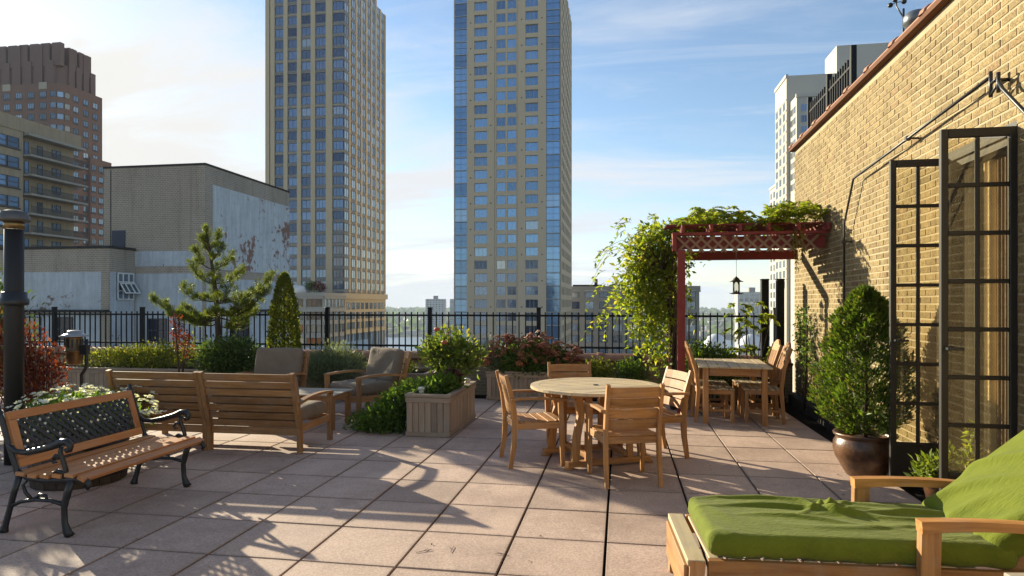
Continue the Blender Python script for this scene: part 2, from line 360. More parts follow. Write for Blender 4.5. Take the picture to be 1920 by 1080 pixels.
class MB:
    """collects plain boxes, tubes etc. into one mesh"""
    def __init__(s): s.v = []; s.f = []; s.mi = []; s.sm = []
    def add(s, v, f, mi=0, sm=False):
        o = len(s.v); s.v += [tuple(p) for p in v]; s.f += [[i+o for i in q] for q in f]; s.mi += [mi]*len(f); s.sm += [sm]*len(f)
    def box(s, x0, x1, y0, y1, z0, z1, mi=0):
        v = [(x, y, z) for x in (x0, x1) for y in (y0, y1) for z in (z0, z1)]
        s.add(v, [(0, 1, 3, 2), (4, 6, 7, 5), (0, 4, 5, 1), (2, 3, 7, 6), (0, 2, 6, 4), (1, 5, 7, 3)], mi)
    def tube(s, pts, rad, n=8, mi=0, flat=1.0, cap=True):
        pts = [Vector(p) for p in pts]; rad = rad if isinstance(rad, (list, tuple)) else [rad]*len(pts)
        base = len(s.v); ref = None; vs = []
        for i, p in enumerate(pts):
            d = (pts[min(i+1, len(pts)-1)] - pts[max(i-1, 0)]).normalized()
            if ref is None: ref = Vector((1, 0, 0)) if abs(d.x) < .7 else Vector((0, 1, 0))
            u = (ref - d*ref.dot(d)).normalized(); w = d.cross(u); ref = u
            for k in range(n):
                a = 2*PI*k/n; vs.append(p + u*math.cos(a)*rad[i]*flat + w*math.sin(a)*rad[i])
        f = [(i*n+k, i*n+(k+1) % n, (i+1)*n+(k+1) % n, (i+1)*n+k) for i in range(len(pts)-1) for k in range(n)]
        if cap: f += [tuple(range(n))[::-1], tuple((len(pts)-1)*n+k for k in range(n))]
        s.add(vs, f, mi, True)
    def lathe(s, prof, n=24, c=(0, 0, 0), mi=0):
        v = [(c[0]+r*math.cos(2*PI*k/n), c[1]+r*math.sin(2*PI*k/n), c[2]+z) for r, z in prof for k in range(n)]
        f = [(i*n+k, i*n+(k+1) % n, (i+1)*n+(k+1) % n, (i+1)*n+k) for i in range(len(prof)-1) for k in range(n)]
        f += [tuple(range(n))[::-1], tuple((len(prof)-1)*n+k for k in range(n))]
        s.add(v, f, mi, True)
    def sweep(s, pts, side, w, t, mi=0):
        """rectangular bar along a polyline lying in the plane normal to 'side'; w along side, t across"""
        pts = [Vector(p) for p in pts]; side = Vector(side).normalized(); v = []
        ts = t if isinstance(t, (list, tuple)) else [t]*len(pts)
        for i, p in enumerate(pts):
            d = (pts[min(i+1, len(pts)-1)] - pts[max(i-1, 0)]).normalized(); nn = side.cross(d).normalized()
            for a, b in ((-1, -1), (1, -1), (1, 1), (-1, 1)): v.append(p + side*a*w/2 + nn*b*ts[i]/2)
        f = [(i*4+k, i*4+(k+1) % 4, i*4+4+(k+1) % 4, i*4+4+k) for i in range(len(pts)-1) for k in range(4)]
        m = (len(pts)-1)*4; f += [(3, 2, 1, 0), (m, m+1, m+2, m+3)]
        s.add(v, f, mi)
    def mesh(s, name, mats):
        me = np_mesh(name, s.v, s.f, mats if isinstance(mats, (list, tuple)) else [mats], s.mi)
        me.polygons.foreach_set('use_smooth', np.array(s.sm, bool)); return me
    def build(s, name, mats, parent=None, mtx=None, kind=None):
        return link(name, s.mesh(name, mats), None, parent, mtx, kind)
def arc(p0, p1, bulge, n=7):
    p0, p1, b = Vector(p0), Vector(p1), Vector(bulge)
    return [p0.lerp(p1, i/(n-1)) + b*4*(i/(n-1))*(1-i/(n-1)) for i in range(n)]
def T(x, y, z, rz=0): return Matrix.Translation((x, y, z)) @ Matrix.Rotation(rz, 4, 'Z')
def cushion_mesh(name, lx, ly, lz, r, mat, nx=24, ny=14, nz=4, wr=None, puff=.02):
    """soft rounded slab centred on its origin; wr(x, y, z) -> wrinkle height"""
    vs = []; fs = []; half = np.array([lx, ly, lz])/2; r_ = np.array([r, r, min(r, lz/2*.98)])
    for ax, sg in ((2, 1), (2, -1), (0, 1), (0, -1), (1, 1), (1, -1)):
        o = [i for i in range(3) if i != ax]; n = (nx, ny, nz); a, b = n[o[0]], n[o[1]]
        u, w = np.meshgrid(np.linspace(-1, 1, a+1), np.linspace(-1, 1, b+1), indexing='ij')
        p = np.zeros((a+1, b+1, 3)); p[..., o[0]] = u; p[..., o[1]] = w; p[..., ax] = sg; p = p.reshape(-1, 3)*half
        inner = np.clip(p, -(half-r_), half-r_); d = p-inner; L = np.linalg.norm(d/r_, axis=1, keepdims=True); q = inner + d/np.maximum(L, 1e-6)
        q[:, 2] += np.sign(q[:, 2])*puff*(1-(q[:, 0]/half[0])**2)*(1-(q[:, 1]/half[1])**2)
        if wr is not None:
            nn = d/r_; nn /= np.maximum(np.linalg.norm(nn, axis=1, keepdims=True), 1e-6); q = q + nn*wr(q[:, 0], q[:, 1], q[:, 2])[:, None]
        base = len(vs)*0 + sum(len(k) for k in vs); vs.append(q)
        ii = np.arange(a)[:, None]*(b+1) + np.arange(b)[None]; ii = ii.ravel()
        quad = np.stack([ii, ii+b+1, ii+b+2, ii+1], 1)
        flip = (sg < 0) ^ (ax == 1)
        fs.append((quad[:, ::-1] if flip else quad) + base)
    v = np.concatenate(vs); f = np.concatenate(fs)
    me = np_mesh(name, v, f, [mat], None, True)
    bm = bmesh.new(); bm.from_mesh(me); bmesh.ops.remove_doubles(bm, verts=bm.verts, dist=1e-5); bmesh.ops.recalc_face_normals(bm, faces=bm.faces); bm.to_mesh(me); bm.free()
    me.polygons.foreach_set('use_smooth', np.ones(len(me.polygons), bool)); return me
# ---- foliage
def leaf_arrays(P, D, L, w, fold=.25, up=None):
    """P base points, D directions (n,3), L lengths (n,) -> rhombic folded leaves"""
    n = len(P); D = D/np.maximum(np.linalg.norm(D, axis=1, keepdims=True), 1e-6)
    rv = rng.normal(size=(n, 3)) if up is None else up + rng.normal(size=(n, 3))*.5
    sd_ = np.cross(D, rv); sd_ /= np.maximum(np.linalg.norm(sd_, axis=1, keepdims=True), 1e-6); nn = np.cross(sd_, D)
    L = L[:, None]; W_ = L*w/2
    v = np.stack([P, P + D*L*.45 + sd_*W_ + nn*W_*fold, P + D*L - nn*L*.12, P + D*L*.45 - sd_*W_ + nn*W_*fold], 1).reshape(-1, 3)
    i = np.arange(n)*4; f = np.concatenate([np.stack([i, i+2, i+1], 1), np.stack([i, i+3, i+2], 1)])
    return v, f
def leaves_obj(name, P, D, L, w, mat, parent, fold=.25, up=None):
    v, f = leaf_arrays(np.asarray(P), np.asarray(D), np.asarray(L), w, fold, up)
    return link(name, np_mesh(name, v, f, [mat]), None, parent, None, 'stuff')
def blob_points(blobs, n, shell=.55, clump=0.0):
    """points in a set of ellipsoids (cx,cy,cz,rx,ry,rz), denser to their skins; returns points and outward directions"""
    vol = np.array([b[3]*b[4]*b[5] for b in blobs])**.67; k = rng.choice(len(blobs), n, p=vol/vol.sum()); B = np.array(blobs)[k]
    d = rng.normal(size=(n, 3)); d /= np.linalg.norm(d, axis=1, keepdims=True); rr = (shell + (1-shell)*rng.random(n))**.6
    rr *= 1 + .16*np.sin(d[:, 0]*7 + k)*np.cos(d[:, 1]*6+k*2)*np.sin(d[:, 2]*5+1.3)
    P = B[:, :3] + d*B[:, 3:]*rr[:, None]
    if clump > 0:
        m = max(6, n//28); c = rng.choice(n, m, replace=False); a = rng.integers(0, m, n); P = P[c][a]*clump + P*(1-clump) + rng.normal(size=(n, 3))*.012
    return P, d
def shrub(name, label, cat, loc, blobs, n, L, w, mat, group=None, stem=None, rise=.5, clump=.35, shell=.45, part='foliage', zmin=.02, parent=None):
    r = parent or thing(name, label, cat, loc, 0, group)
    P, d = blob_points(blobs, n, shell, clump); P[:, 2] = np.maximum(P[:, 2], zmin + rng.random(n)*.04)
    D = d*.7 + rng.normal(size=(n, 3))*.55 + np.array([0, 0, rise]); Ls = L*(.65 + .7*rng.random(n))
    leaves_obj(part, P, D, Ls, w, mat, r)
    m = MB()
    for i in range(stem or 0):
        b = blobs[i % len(blobs)]; a = rnd.random()*6.28; q = rnd.random()*.6
        e = (b[0]+b[3]*q*math.cos(a), b[1]+b[4]*q*math.sin(a), b[2]+b[5]*.5)
        m.tube([(e[0]*.15, e[1]*.15, 0), (e[0]*.6, e[1]*.6, e[2]*.55), e], [.012, .008, .004], 5)
    if stem: m.build('stem', BARK, r)
    return r

# ------------------------------------------------------------------ setting: terrace floor
TS = .61; OX, OY = -2.1564, 6.0146
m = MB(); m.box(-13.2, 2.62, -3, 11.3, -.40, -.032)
floor = struct('terrace_floor', m.mesh('terrace_floor', plain('joint_shade_grit', (.012, .009, .008), .95, .1)))  # joint grit coloured near-black so sunlit paver gaps read as shade
def proj(x, y, z):
    s = x*-.16544 + y*.98622; l = x*.98622 + y*.16544
    if s < .4: return None
    return 960+l/s*1214, 568-(z-1.565)/s*1214, s
tiles = []
for i in range(-18, 10):
    for j in range(-14, 13):
        x0, y0 = (i+OX)*TS, (j+OY)*TS
        x1 = min(x0+TS, 2.50)
        if x0 > 2.3 or y0 < -2.9 or y0+TS > 10.95: continue
        p = proj((x0+x1)/2, y0+TS/2, 0)
        vis = p and -40 < p[0] < 1960 and p[1] < 1120
        tiles.append((p[2] if vis else 99, x0, x1, y0))
tiles.sort()
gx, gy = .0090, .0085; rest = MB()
for n, (s, x0, x1, y0) in enumerate(tiles):
    dz = rnd.uniform(-.0015, .0015)
    if n < 300 and s < 90:
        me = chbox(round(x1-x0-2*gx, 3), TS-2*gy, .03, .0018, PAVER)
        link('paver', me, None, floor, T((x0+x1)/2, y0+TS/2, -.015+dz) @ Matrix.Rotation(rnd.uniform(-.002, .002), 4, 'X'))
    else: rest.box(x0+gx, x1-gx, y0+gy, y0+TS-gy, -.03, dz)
rest.build('paver_field', PAVER, floor, None, 'stuff')

# ------------------------------------------------------------------ brick wall on the right (local y runs along the wall, face at x = 0)
WY0, WL, WTOP = -6.0, 6.38, 4.06
wall = thing('brick_wall', 'tall sunlit tan brick wall with pale mortar and terracotta coping', 'wall', (2.665, 4.9, 0), R(-1.43))
DY0, DY1, DZ = .05, 1.05, 2.735
m = MB()
m.box(.0025, .30, WY0, DY0, 0, WTOP); m.box(.0025, .30, DY1, WL-.02, 0, WTOP); m.box(.0025, .30, DY0, DY1, DZ, WTOP)
m.build('mortar_bed', MORTAR, wall)
BP, BL, BH, J = .0677, .2032, .0677, .0150
wm = Matrix.Translation((2.665, 4.9, 0)) @ Matrix.Rotation(R(-1.43), 4, 'Z')
bricks = []
for c in range(int(WTOP/BP)):
    z0 = c*BP + .006; off = (c % 2)*BL/2
    y = -1.6 + off
    while y < WL-.02:
        y0, y1 = y, min(y+BL-J, WL)
        y += BL
        segs = [(y0, y1)]
        if z0 < DZ:
            if y1 <= DY0 or y0 >= DY1: pass
            elif y0 < DY0 and y1 > DY0: segs = [(y0, DY0)]
            elif y0 < DY1 and y1 > DY1: segs = [(DY1, y1)]
            else: segs = []
        for a, b in segs:
            if b-a < .03: continue
            w = wm @ Vector((0, (a+b)/2, z0)); p = proj(*w)
            vis = p and p[0] < 1930 and -12 < p[1] < 1000
            bricks.append((p[2] if vis and not (p[0] > 1772 and p[1] > 235) else 99, a, b, z0))
bricks.sort(); rest = MB()
for n, (s, a, b, z0) in enumerate(bricks):
    px_ = rnd.uniform(-.0025, .0015); h = BP-J
    if n < 300 and s < 90:
        link('brick', chbox(.03, round(b-a, 3), h, .003, BRICK), None, wall, T(.013+px_, (a+b)/2, z0+h/2))
    else: rest.box(-.002+px_, .02, a, b, z0, z0+h)
rest.build('brick_field', BRICK, wall, None, 'stuff')
m = MB(); m.box(.302, 4.0, WL-.26, WL-.02, -3, WTOP); m.build('end_wall', stone('tan_render', (.42, .33, .19), (.34, .26, .15)), wall)
m = MB(); m.box(-.14, -.004, DY1+.02, WL+.0, 0, .10); m.box(-.14, -.004, -2, DY0-.02, 0, .10)
m.sweep([(-.15, DY1+.02, .005), (-.15, WL, .005)], (0, 0, 1), .2, .02); m.build('base_flashing', MEMB, wall)
# coping tiles with a raised collar at each joint
def coping_mesh(L, r, name):
    m = MB(); n = 9
    def ring(y, rr, z0):
        return [(rr*math.cos(PI*k/(n-1)), y, z0+rr*.62*math.sin(PI*k/(n-1))) for k in range(n)]
    prof = [(0, r), (L-.10, r), (L-.10, r+.02), (L-.03, r+.03), (L, r+.018)]
    v = []
    for y, rr in prof: v += ring(y, rr, 0)
    f = [(i*n+k, i*n+k+1, (i+1)*n+k+1, (i+1)*n+k) for i in range(len(prof)-1) for k in range(n-1)]
    f += [tuple(range(n))[::-1], tuple((len(prof)-1)*n+k for k in range(n))] + [(i*n, (i+1)*n, (i+1)*n+n-1, i*n+n-1) for i in range(len(prof)-1)]
    m.add(v, f); return m.mesh(name, TERRA)
cm = coping_mesh(.72, .135, 'coping_tile')
m = MB(); m.box(-.075, .36, WY0, WL+.07, WTOP+.003, WTOP+.05); m.build('coping_base', plain('brown_coping_lip', (.12, .05, .025), .8, .2), wall)
for k in range(17): link('coping_tile', cm, None, wall, T(.07, WL+.05-.72*(k+1), WTOP+.052))
# railing on the roof behind the coping
rl = thing('roof_railing', 'black metal railing standing on the roof behind the brick wall coping', 'railing', (0, 0, 0))
rl.matrix_local = wm
ya, yb = 4.36, 6.58
for y in (ya, (ya+yb)/2, yb):
    board(rl, 'post', (.28, y, WTOP-.1), (.28, y, WTOP+.93), .07, .07, FENCE)
for z in (.12, .68): board(rl, 'rail', (.28, ya, WTOP+z), (.28, yb, WTOP+z), .035, .035, FENCE)
for k in range(19):
    y = ya+.11+k*.112
    if abs(y-(ya+yb)/2) < .05: continue
    board(rl, 'picket', (.28, y, WTOP+.03), (.28, y, WTOP+.82), .026, .026, FENCE)
# roof vent and wind gauge
m = MB(); m.lathe([(.10, 0), (.10, .52), (.125, .53), (.125, .62), (.09, .66), (.02, .67)], 20)
tag(m.build('roof_vent', plain('zinc_grey', (.16, .17, .18), .4, .5, .6)), 'grey metal vent pipe with cap above the brick wall coping', 'vent').matrix_local = wm @ T(.45, 2.82, WTOP+.02)
wg = thing('wind_gauge', 'small black cup wind gauge on a thin mast above the brick wall', 'wind gauge'); wg.matrix_local = wm @ T(.42, 3.08, WTOP+.12)
m = MB(); m.tube([(0, 0, 0), (0, 0, .72)], .012, 6); m.tube([(0, 0, .62), (-.03, .12, .8), (-.03, .12, .86)], .008, 6); m.build('mast', IRON, wg)
for k in range(3):
    a = 2*PI*k/3; m = MB(); cx, cy = -.03+.08*math.cos(a), .12+.08*math.sin(a)
    m.tube([(-.03, .12, .85), (cx, cy, .85)], .005, 5); m.lathe([(.004, -.028), (.022, -.02), (.03, 0), (.022, .02), (.004, .028)], 10, (cx, cy, .85)); m.build('cup', IRON, wg)
# pipe arm on the wall
pa = thing('wall_pipe_arm', 'thin dark pipe arm bent along the brick wall above the doors', 'pipe'); pa.matrix_local = wm
o_ = -.09
m = MB(); m.tube([(o_, 3.47, .3), (o_, 3.47, 2.52), (o_, 3.13, 3.0), (o_, .20, 3.16)], .013, 8); m.build('pipe', IRON, pa)
m = MB(); m.tube([(o_, .07, 3.10), (o_, .02, 3.03), (o_, -.9, 2.2)], .013, 8); m.build('pipe', IRON, pa)
m = MB(); m.tube([(o_, .17, 3.20), (o_, .17, 3.02)], .014, 6); m.tube([(o_, .07, 3.16), (o_, .07, 3.02)], .014, 6); m.tube([(o_, .17, 3.11), (o_, .07, 3.13)], .012, 6); m.tube([(o_, .17, 3.03), (o_, .07, 3.09)], .010, 6)
m.tube([(.0, .12, 3.12), (o_, .12, 3.12)], .014, 6); m.build('bracket', IRON, pa)
for y, z in ((3.47, 1.2), (3.47, 2.3), (1.6, 3.084)):
    m = MB(); m.tube([(.0, y, z), (o_, y, z)], .010, 6); m.box(o_-.02, o_+.02, y-.02, y+.02, z-.02, z+.02); m.build('clip', IRON, pa)
# doorway: dark lobby and curtains behind the opening
m = MB(); m.box(-.004, .02, DY0-.03, DY1+.03, DZ-.002, DZ+.075); m.build('lintel', STEEL, wall)
m = MB(); m.box(.302, .31, DY0, DY1, 0, .005); m.box(1.9, 1.95, -.8, 2.2, 0, 3); m.box(.31, 1.9, -.85, -.8, 0, 3); m.box(.31, 1.9, 2.2, 2.25, 0, 3); m.box(.31, 1.9, -.8, 2.2, -.05, 0); m.box(.31, 1.9, -.8, 2.2, 3.0, 3.05)
m.build('lobby', plain('lobby_plaster', (.52, .42, .27), .85, .2), wall)
m = MB(); m.box(.02, .10, DY0+.001, DY0+.05, 0, DZ-.001); m.box(.02, .10, DY1-.05, DY1-.001, 0, DZ-.001); m.box(.02, .10, DY0+.05, DY1-.05, DZ-.06, DZ-.001); m.build('door_frame', STEEL, wall)
def curtain(y0, y1, x, nfold, mat):
    n = nfold*8; v = []; 
    for z in (.05, 2.66):
        for k in range(n+1):
            t = k/n; v.append((x+.035*math.sin(t*nfold*2*PI+.4*math.sin(t*9)), y0+(y1-y0)*t, z))
    f = [(k, k+1, n+2+k, n+1+k) for k in range(n)]
    return np_mesh('curtain', v, f, [mat], None, True)
for y0_, y1_, x_, nf_, lab_ in ((.07, .52, .15, 9, 'brown gathered curtain hanging behind the glass doors, nearest the jamb'), (.55, .68, .13, 2, 'narrow tan curtain strip in the middle of the glass doorway'), (.86, .98, .13, 2, 'narrow tan curtain strip at the far jamb of the glass doorway')):
    cm_ = fabric('brown_curtain_cloth' if nf_ > 3 else 'tan_curtain_cloth', *(((.13, .085, .045), (.20, .135, .075)) if nf_ > 3 else ((.42, .31, .16), (.52, .40, .22))))
    cu = link('door_curtain', curtain(y0_, y1_, x_, nf_, cm_)); cu.matrix_local = wm; tag(cu, lab_, 'curtain')
# two steel glazed door leaves, open at right angles to the wall
def leaf_door(label, y, wd, z0=.03, z1=2.77):
    d = thing('glazed_door', label, 'door', (0, 0, 0), 0, 'open steel and glass door leaves'); d.matrix_local = wm @ T(0, y, 0)
    st = .045
    for x in (-wd, -st): board(d, 'stile', (x+st/2-.001, 0, z0), (x+st/2-.001, 0, z1), .04, st, STEEL, (1, 0, 0))
    board(d, 'rail', (-wd+st, 0, z1-.03), (-st, 0, z1-.03), .038, .06, STEEL)
    rows = [.49, .80, 1.15, 1.48, 1.83, 2.17, 2.47, 2.71]
    zs = [.385+.3325*i for i in range(8)]
    board(d, 'rail', (-wd+st, 0, .375), (-st, 0, .375), .036, .03, STEEL)
    me = chbox(wd-2*st, .012, .30, .002, STEEL); link('kick_panel', me, None, d, T(-wd/2, 0, .21))
    board(d, 'rail', (-wd+st, 0, .045), (-st, 0, .045), .036, .03, STEEL)
    for z in zs[1:-1]: board(d, 'glazing_bar', (-wd+st, 0, z), (-st, 0, z), .03, .028, STEEL)
    xm = -wd/2-.005
    board(d, 'glazing_bar', (xm, 0, .39), (xm, 0, z1-.06), .028, .024, STEEL, (1, 0, 0))
    for a, b in zip(zs[:-1], zs[1:]):
        for x0, x1 in ((-wd+st, xm-.012), (xm+.012, -st)):
            link('pane', chbox(round(x1-x0-.002, 4), .006, round(b-a-.03, 4), .001, WGLASS), None, d, T((x0+x1)/2, 0, (a+b)/2))
    board(d, 'handle', (-wd+.03, -.02, 1.25), (-wd+.03, -.07, 1.25), .02, .02, IRON); board(d, 'handle', (-wd+.03, -.07, 1.25), (-wd+.12, -.07, 1.25), .015, .02, IRON)
    return d
leaf_door('near leaf of the open steel glass doors, right of the green chaise', .03, .47)
leaf_door('far leaf of the open steel glass doors, beside the potted evergreen', 1.03, .44)

# ------------------------------------------------------------------ parapet and fence at the back
pw = thing('parapet_wall', 'low tan brick parapet with red tile coping under the black fence', 'wall', (0, 10.98, 0))
m = MB(); m.box(-13.2, 2.72, 0, .30, -2, .56); m.build('wall_body', far_brick('parapet_brick', (.30, .21, .12), (.36, .26, .15), (.45, .38, .28), 4.5), pw)
m = MB(); m.box(-13.2, 2.72, -.05, .35, .562, .60); m.build('coping_base', plain('brown_coping_lip', (.12, .05, .025), .8, .2), pw)
cm2 = coping_mesh(.62, .17, 'parapet_coping')
for k in range(25): link('coping_tile', cm2, None, pw, Matrix.Translation((2.7-.62*(k+1)+.62, .15, .60)) @ Matrix.Rotation(PI/2, 4, 'Z'))
fn = thing('terrace_fence', 'black metal picket fence along the back edge of the terrace', 'fence', (0, 11.14, 0))
posts = [-13.1, -11.05, -9.1, -7.2, -5.3, -3.35, -1.4, .55, 2.5]
for x in posts: board(fn, 'post', (x, 0, .5), (x, 0, 1.46), .07, .07, FENCE); link('post_cap', chbox(.082, .082, .03, .01, FENCE), None, fn, T(x, 0, 1.475))
for a, b in zip(posts[:-1], posts[1:]):
    for z in (.80, 1.345): board(fn, 'rail', (a+.033, 0, z), (b-.033, 0, z), .034, .034, FENCE)
    n = round((b-a)/.115)
    for k in range(1, n):
        x = a+(b-a)*k/n; board(fn, 'picket', (x, 0, .66), (x, 0, 1.405), .0215, .0215, FENCE)

# ------------------------------------------------------------------ furniture
tx, ty, tz = wood('teak', 'x'), wood('teak', 'y'), wood('teak', 'z')
def face(dx, dy): return math.atan2(-dx, dy)          # rotation that turns local +y to (dx, dy)
# round table with its folding pedestal
rt = thing('round_table', 'round slatted teak patio table with four armchairs around it', 'table', (-.25, 6.56, 0), R(28))
RW = wood('pale', 'x'); rad, bw, gap = .565, .090, .0145
nb = 11
for k in range(nb):
    c = (k-(nb-1)/2)*(bw+gap); a, b = c-bw/2, c+bw/2
    if max(abs(a), abs(b)) >= rad: b = math.copysign(min(abs(b), rad-.002), b); a = math.copysign(min(abs(a), rad-.002), a)
    ys = [a + (b-a)*i/4 for i in range(5)]
    top = [(math.sqrt(max(rad**2-y*y, 0)), y) for y in ys] + [(-math.sqrt(max(rad**2-y*y, 0)), y) for y in ys[::-1]]
    n = len(top); v = [(x, y-c, z) for z in (-.012, .012) for x, y in top]
    f = [tuple(range(n))[::-1], tuple(range(n, 2*n))] + [(i, (i+1) % n, n+(i+1) % n, n+i) for i in range(n)]
    link('top_board', np_mesh('top_board', v, f, [RW]), None, rt, T(0, c, .728+rnd.uniform(-.001, .001)))
for k in range(8):
    m = MB(); v = []; nn = 7
    a0, a1 = 2*PI*k/8+.004, 2*PI*(k+1)/8-.004
    for z in (-.013, .013):
        for r_ in (rad+.003, rad+.088):
            v += [(r_*math.cos(a0+(a1-a0)*i/(nn-1)), r_*math.sin(a0+(a1-a0)*i/(nn-1)), z) for i in range(nn)]
    f = []
    for i in range(nn-1): f += [(i, nn+i, nn+i+1, i+1)[::-1], (2*nn+i, 3*nn+i, 3*nn+i+1, 2*nn+i+1), (i, i+1, 2*nn+i+1, 2*nn+i), (nn+i, 3*nn+i, 3*nn+i+1, nn+i+1)]
    f += [(0, 2*nn, 3*nn, nn), (nn-1, 2*nn-1, 4*nn-1, 3*nn-1)]
    link('rim', np_mesh('rim', v, f, [RW]), None, rt, T(0, 0, .728))
for s in (-1, 1):
    board(rt, 'floor_beam', (-.44, s*.30, .045), (.44, s*.30, .045), .07, .05, tx)
    board(rt, 'top_beam', (-.40, s*.30, .69), (.40, s*.30, .69), .05, .05, tx)
    for x in (-.36, .36):
        m = MB(); m.sweep([(x*1.0, s*.30, .07), (x*.93, s*.29, .3), (x*.82, s*.29, .5), (x*.9, s*.30, .665)], (0, 1, 0), .045, [.075, .07, .065, .08]); m.build('leg', tz, rt)
        m = MB(); m.sweep([(x*.62, s*.30, .07), (x*.6, s*.29, .665)], (0, 1, 0), .035, .06); m.build('inner_leg', tz, rt)
        m = MB(); m.lathe([(.045, 0), (.05, .01), (.05, .018), (.04, .02)], 12, (x*1.18, s*.30, 0)); m.build('foot', tx, rt)
for x in (-.2, .2): board(rt, 'cross_beam', (x, -.30, .10), (x, .30, .10), .06, .045, tx); board(rt, 'cross_beam', (x, -.30, .655), (x, .30, .655), .05, .04, tx)
m = MB(); m.lathe([(.028, 0), (.028, .004), (.018, .005)], 14); m.build('umbrella_hole_cap', STEEL, rt, T(0, 0, .7415))

def patio_chair(label, loc, rz):
    c = thing('patio_armchair', label, 'chair', (*loc, 0), rz, 'teak armchairs around the round table')
    for s in (-1, 1):
        x = s*.235
        m = MB(); m.sweep([(x, -.27, 0), (x, -.235, .22), (x, -.225, .43), (x, -.255, .66), (x, -.315, .88)], (1, 0, 0), .032, [.036, .05, .058, .048, .034]); m.build('rear_leg', tz, c)
        x = s*.25
        m = MB(); m.sweep([(x, .24, 0), (x, .225, .4), (x, .215, .635)], (1, 0, 0), .034, [.036, .05, .046]); m.build('front_leg', tz, c)
        m = MB(); m.sweep(arc((s*.262, -.27, .655), (s*.27, .285, .64), (0, 0, .012), 8), (1, 0, 0), .055, .022); m.build('armrest', ty, c)
        board(c, 'side_rail', (s*.236, -.21, .395), (s*.246, .21, .395), .026, .06, tx)
    for y in (-.212, .212): board(c, 'seat_rail', (-.23, y, .395), (.23, y, .395), .024, .06, tx)
    for k in range(6):
        y = -.18+k*.078; board(c, 'seat_slat', (-.245, y, .436-.012*math.sin(k/5*PI)), (.245, y, .436-.012*math.sin(k/5*PI)), .071, .016, tx)
    for k in range(4):
        z = .535+k*.093; y = -.225-.012*k-.003*k*k+.002
        d = Vector((0, -.19, 1)).normalized(); p = Vector((0, y-.012, z))
        m = MB(); w = .222
        pts = [(-w, y, z), (-w*.5, y-.016, z), (0, y-.02, z), (w*.5, y-.016, z), (w, y, z)]
        m.sweep(pts, d, .084, .017); m.build('back_slat', tx, c)
    return c
ch = patio_chair('teak armchair nearest the camera, its back to the viewer, at the round table', (-.03+.06, 5.83), face(-.30, .95))
for (x, y), fd, lab in (((-.86, 6.35), (.93, .36), 'teak armchair on the left of the round table, seen from the side'),
                        ((.32, 6.83), (-.9, -.40), 'teak armchair on the right of the round table, facing left'),
                        ((-.52, 7.22), (.22, -.97), 'teak armchair behind the round table, only its back showing')):
    dup(ch, (x, y, 0), face(*fd), lab)

# dining table and tall slat-back chairs under the pergola
dt = thing('dining_table', 'rectangular slatted teak dining table under the red pergola', 'table', (1.49, 9.27, 0), R(-4))
for k in range(7): board(dt, 'top_board', (-.39+.13*k*1.0+.0, -.66, .735), (-.39+.13*k, .66, .735), .122, .022, wood('pale', 'x'))
for x in (-.36, .36):
    board(dt, 'apron', (x*.96, -.56, .67), (x*.96, .56, .67), .022, .10, tx)
    for y in (-.585, .585): m = MB(); m.sweep([(x, y, 0), (x, y, .722)], (1, 0, 0), .068, .068); m.build('leg', tz, dt)
for y in (-.585, .585): board(dt, 'apron', (-.32, y*.985, .67), (.32, y*.985, .67), .022, .10, tx)
def slat_chair(label, loc, rz):
    c = thing('dining_chair', label, 'chair', (*loc, 0), rz, 'tall slat-back chairs at the dining table')
    for s in (-1, 1):
        m = MB(); m.sweep([(s*.215, -.25, 0), (s*.215, -.215, .44), (s*.215, -.25, .7), (s*.215, -.34, .98)], (1, 0, 0), .036, [.04, .05, .042, .034]); m.build('rear_leg', tz, c)
        m = MB(); m.sweep([(s*.215, .21, 0), (s*.215, .21, .425)], (1, 0, 0), .045, .045); m.build('front_leg', tz, c)
        board(c, 'side_rail', (s*.215, -.20, .40), (s*.215, .19, .40), .022, .055, tx); board(c, 'stretcher', (s*.215, -.22, .16), (s*.215, .19, .16), .02, .032, tx)
    for y in (-.21, .21): board(c, 'seat_rail', (-.19, y, .40), (.19, y, .40), .022, .055, tx)
    board(c, 'stretcher', (-.2, .0, .16), (.2, .0, .16), .02, .03, tx)
    for k in range(6): board(c, 'seat_slat', (-.23, -.19+k*.079, .437), (.23, -.19+k*.079, .437), .066, .016, wood('pale', 'x'))
    board(c, 'back_rail', (-.2, -.222, .52), (.2, -.222, .52), .022, .05, tx)
    m = MB(); d = Vector((0, -.30, 1)).normalized(); n = 11; v = []
    for i in range(n):
        t = -1+2*i/(n-1); x = t*.20; zt = .985+.05*math.cos(t*PI/2)+.015*math.cos(t*PI); zb = .90
        for z in (zb, zt):
            y = -.25-.30*(z-.7)
            v += [(x, y-.012, z), (x, y+.012, z)]
    f = []
    for i in range(n-1):
        a, b = i*4, i*4+4; f += [(a, b, b+2, a+2), (a+1, a+3, b+3, b+1), (a+2, b+2, b+3, a+3), (a, a+1, b+1, b)]
    f += [(0, 2, 3, 1), (n*4-4, n*4-3, n*4-1, n*4-2)]
    m.add(v, f); m.build('crest_rail', tx, c)
    for k in range(6): 
        x = -.15+.06*k; m = MB(); m.sweep([(x, -.224, .54), (x, -.25, .7), (x, -.314, .91)], (1, 0, 0), .034, .014); m.build('back_slat', tz, c)
    return c
sc_ = slat_chair('tall slat-back teak chair, nearer of the two on the left of the dining table', (1.22, 9.0), face(1, .02))
for (x, y), fd, lab in (((1.24, 9.56), (1, -.02), 'tall slat-back teak chair, farther of the two on the left of the dining table'),
                        ((1.84, 9.04), (-1, .05), 'tall slat-back teak chair, nearer of the two between dining table and brick wall'),
                        ((1.85, 9.66), (-1, .0), 'dark shaded slat-back chair, farther of the two between dining table and brick wall')):
    dup(sc_, (x, y, 0), face(*fd), lab)

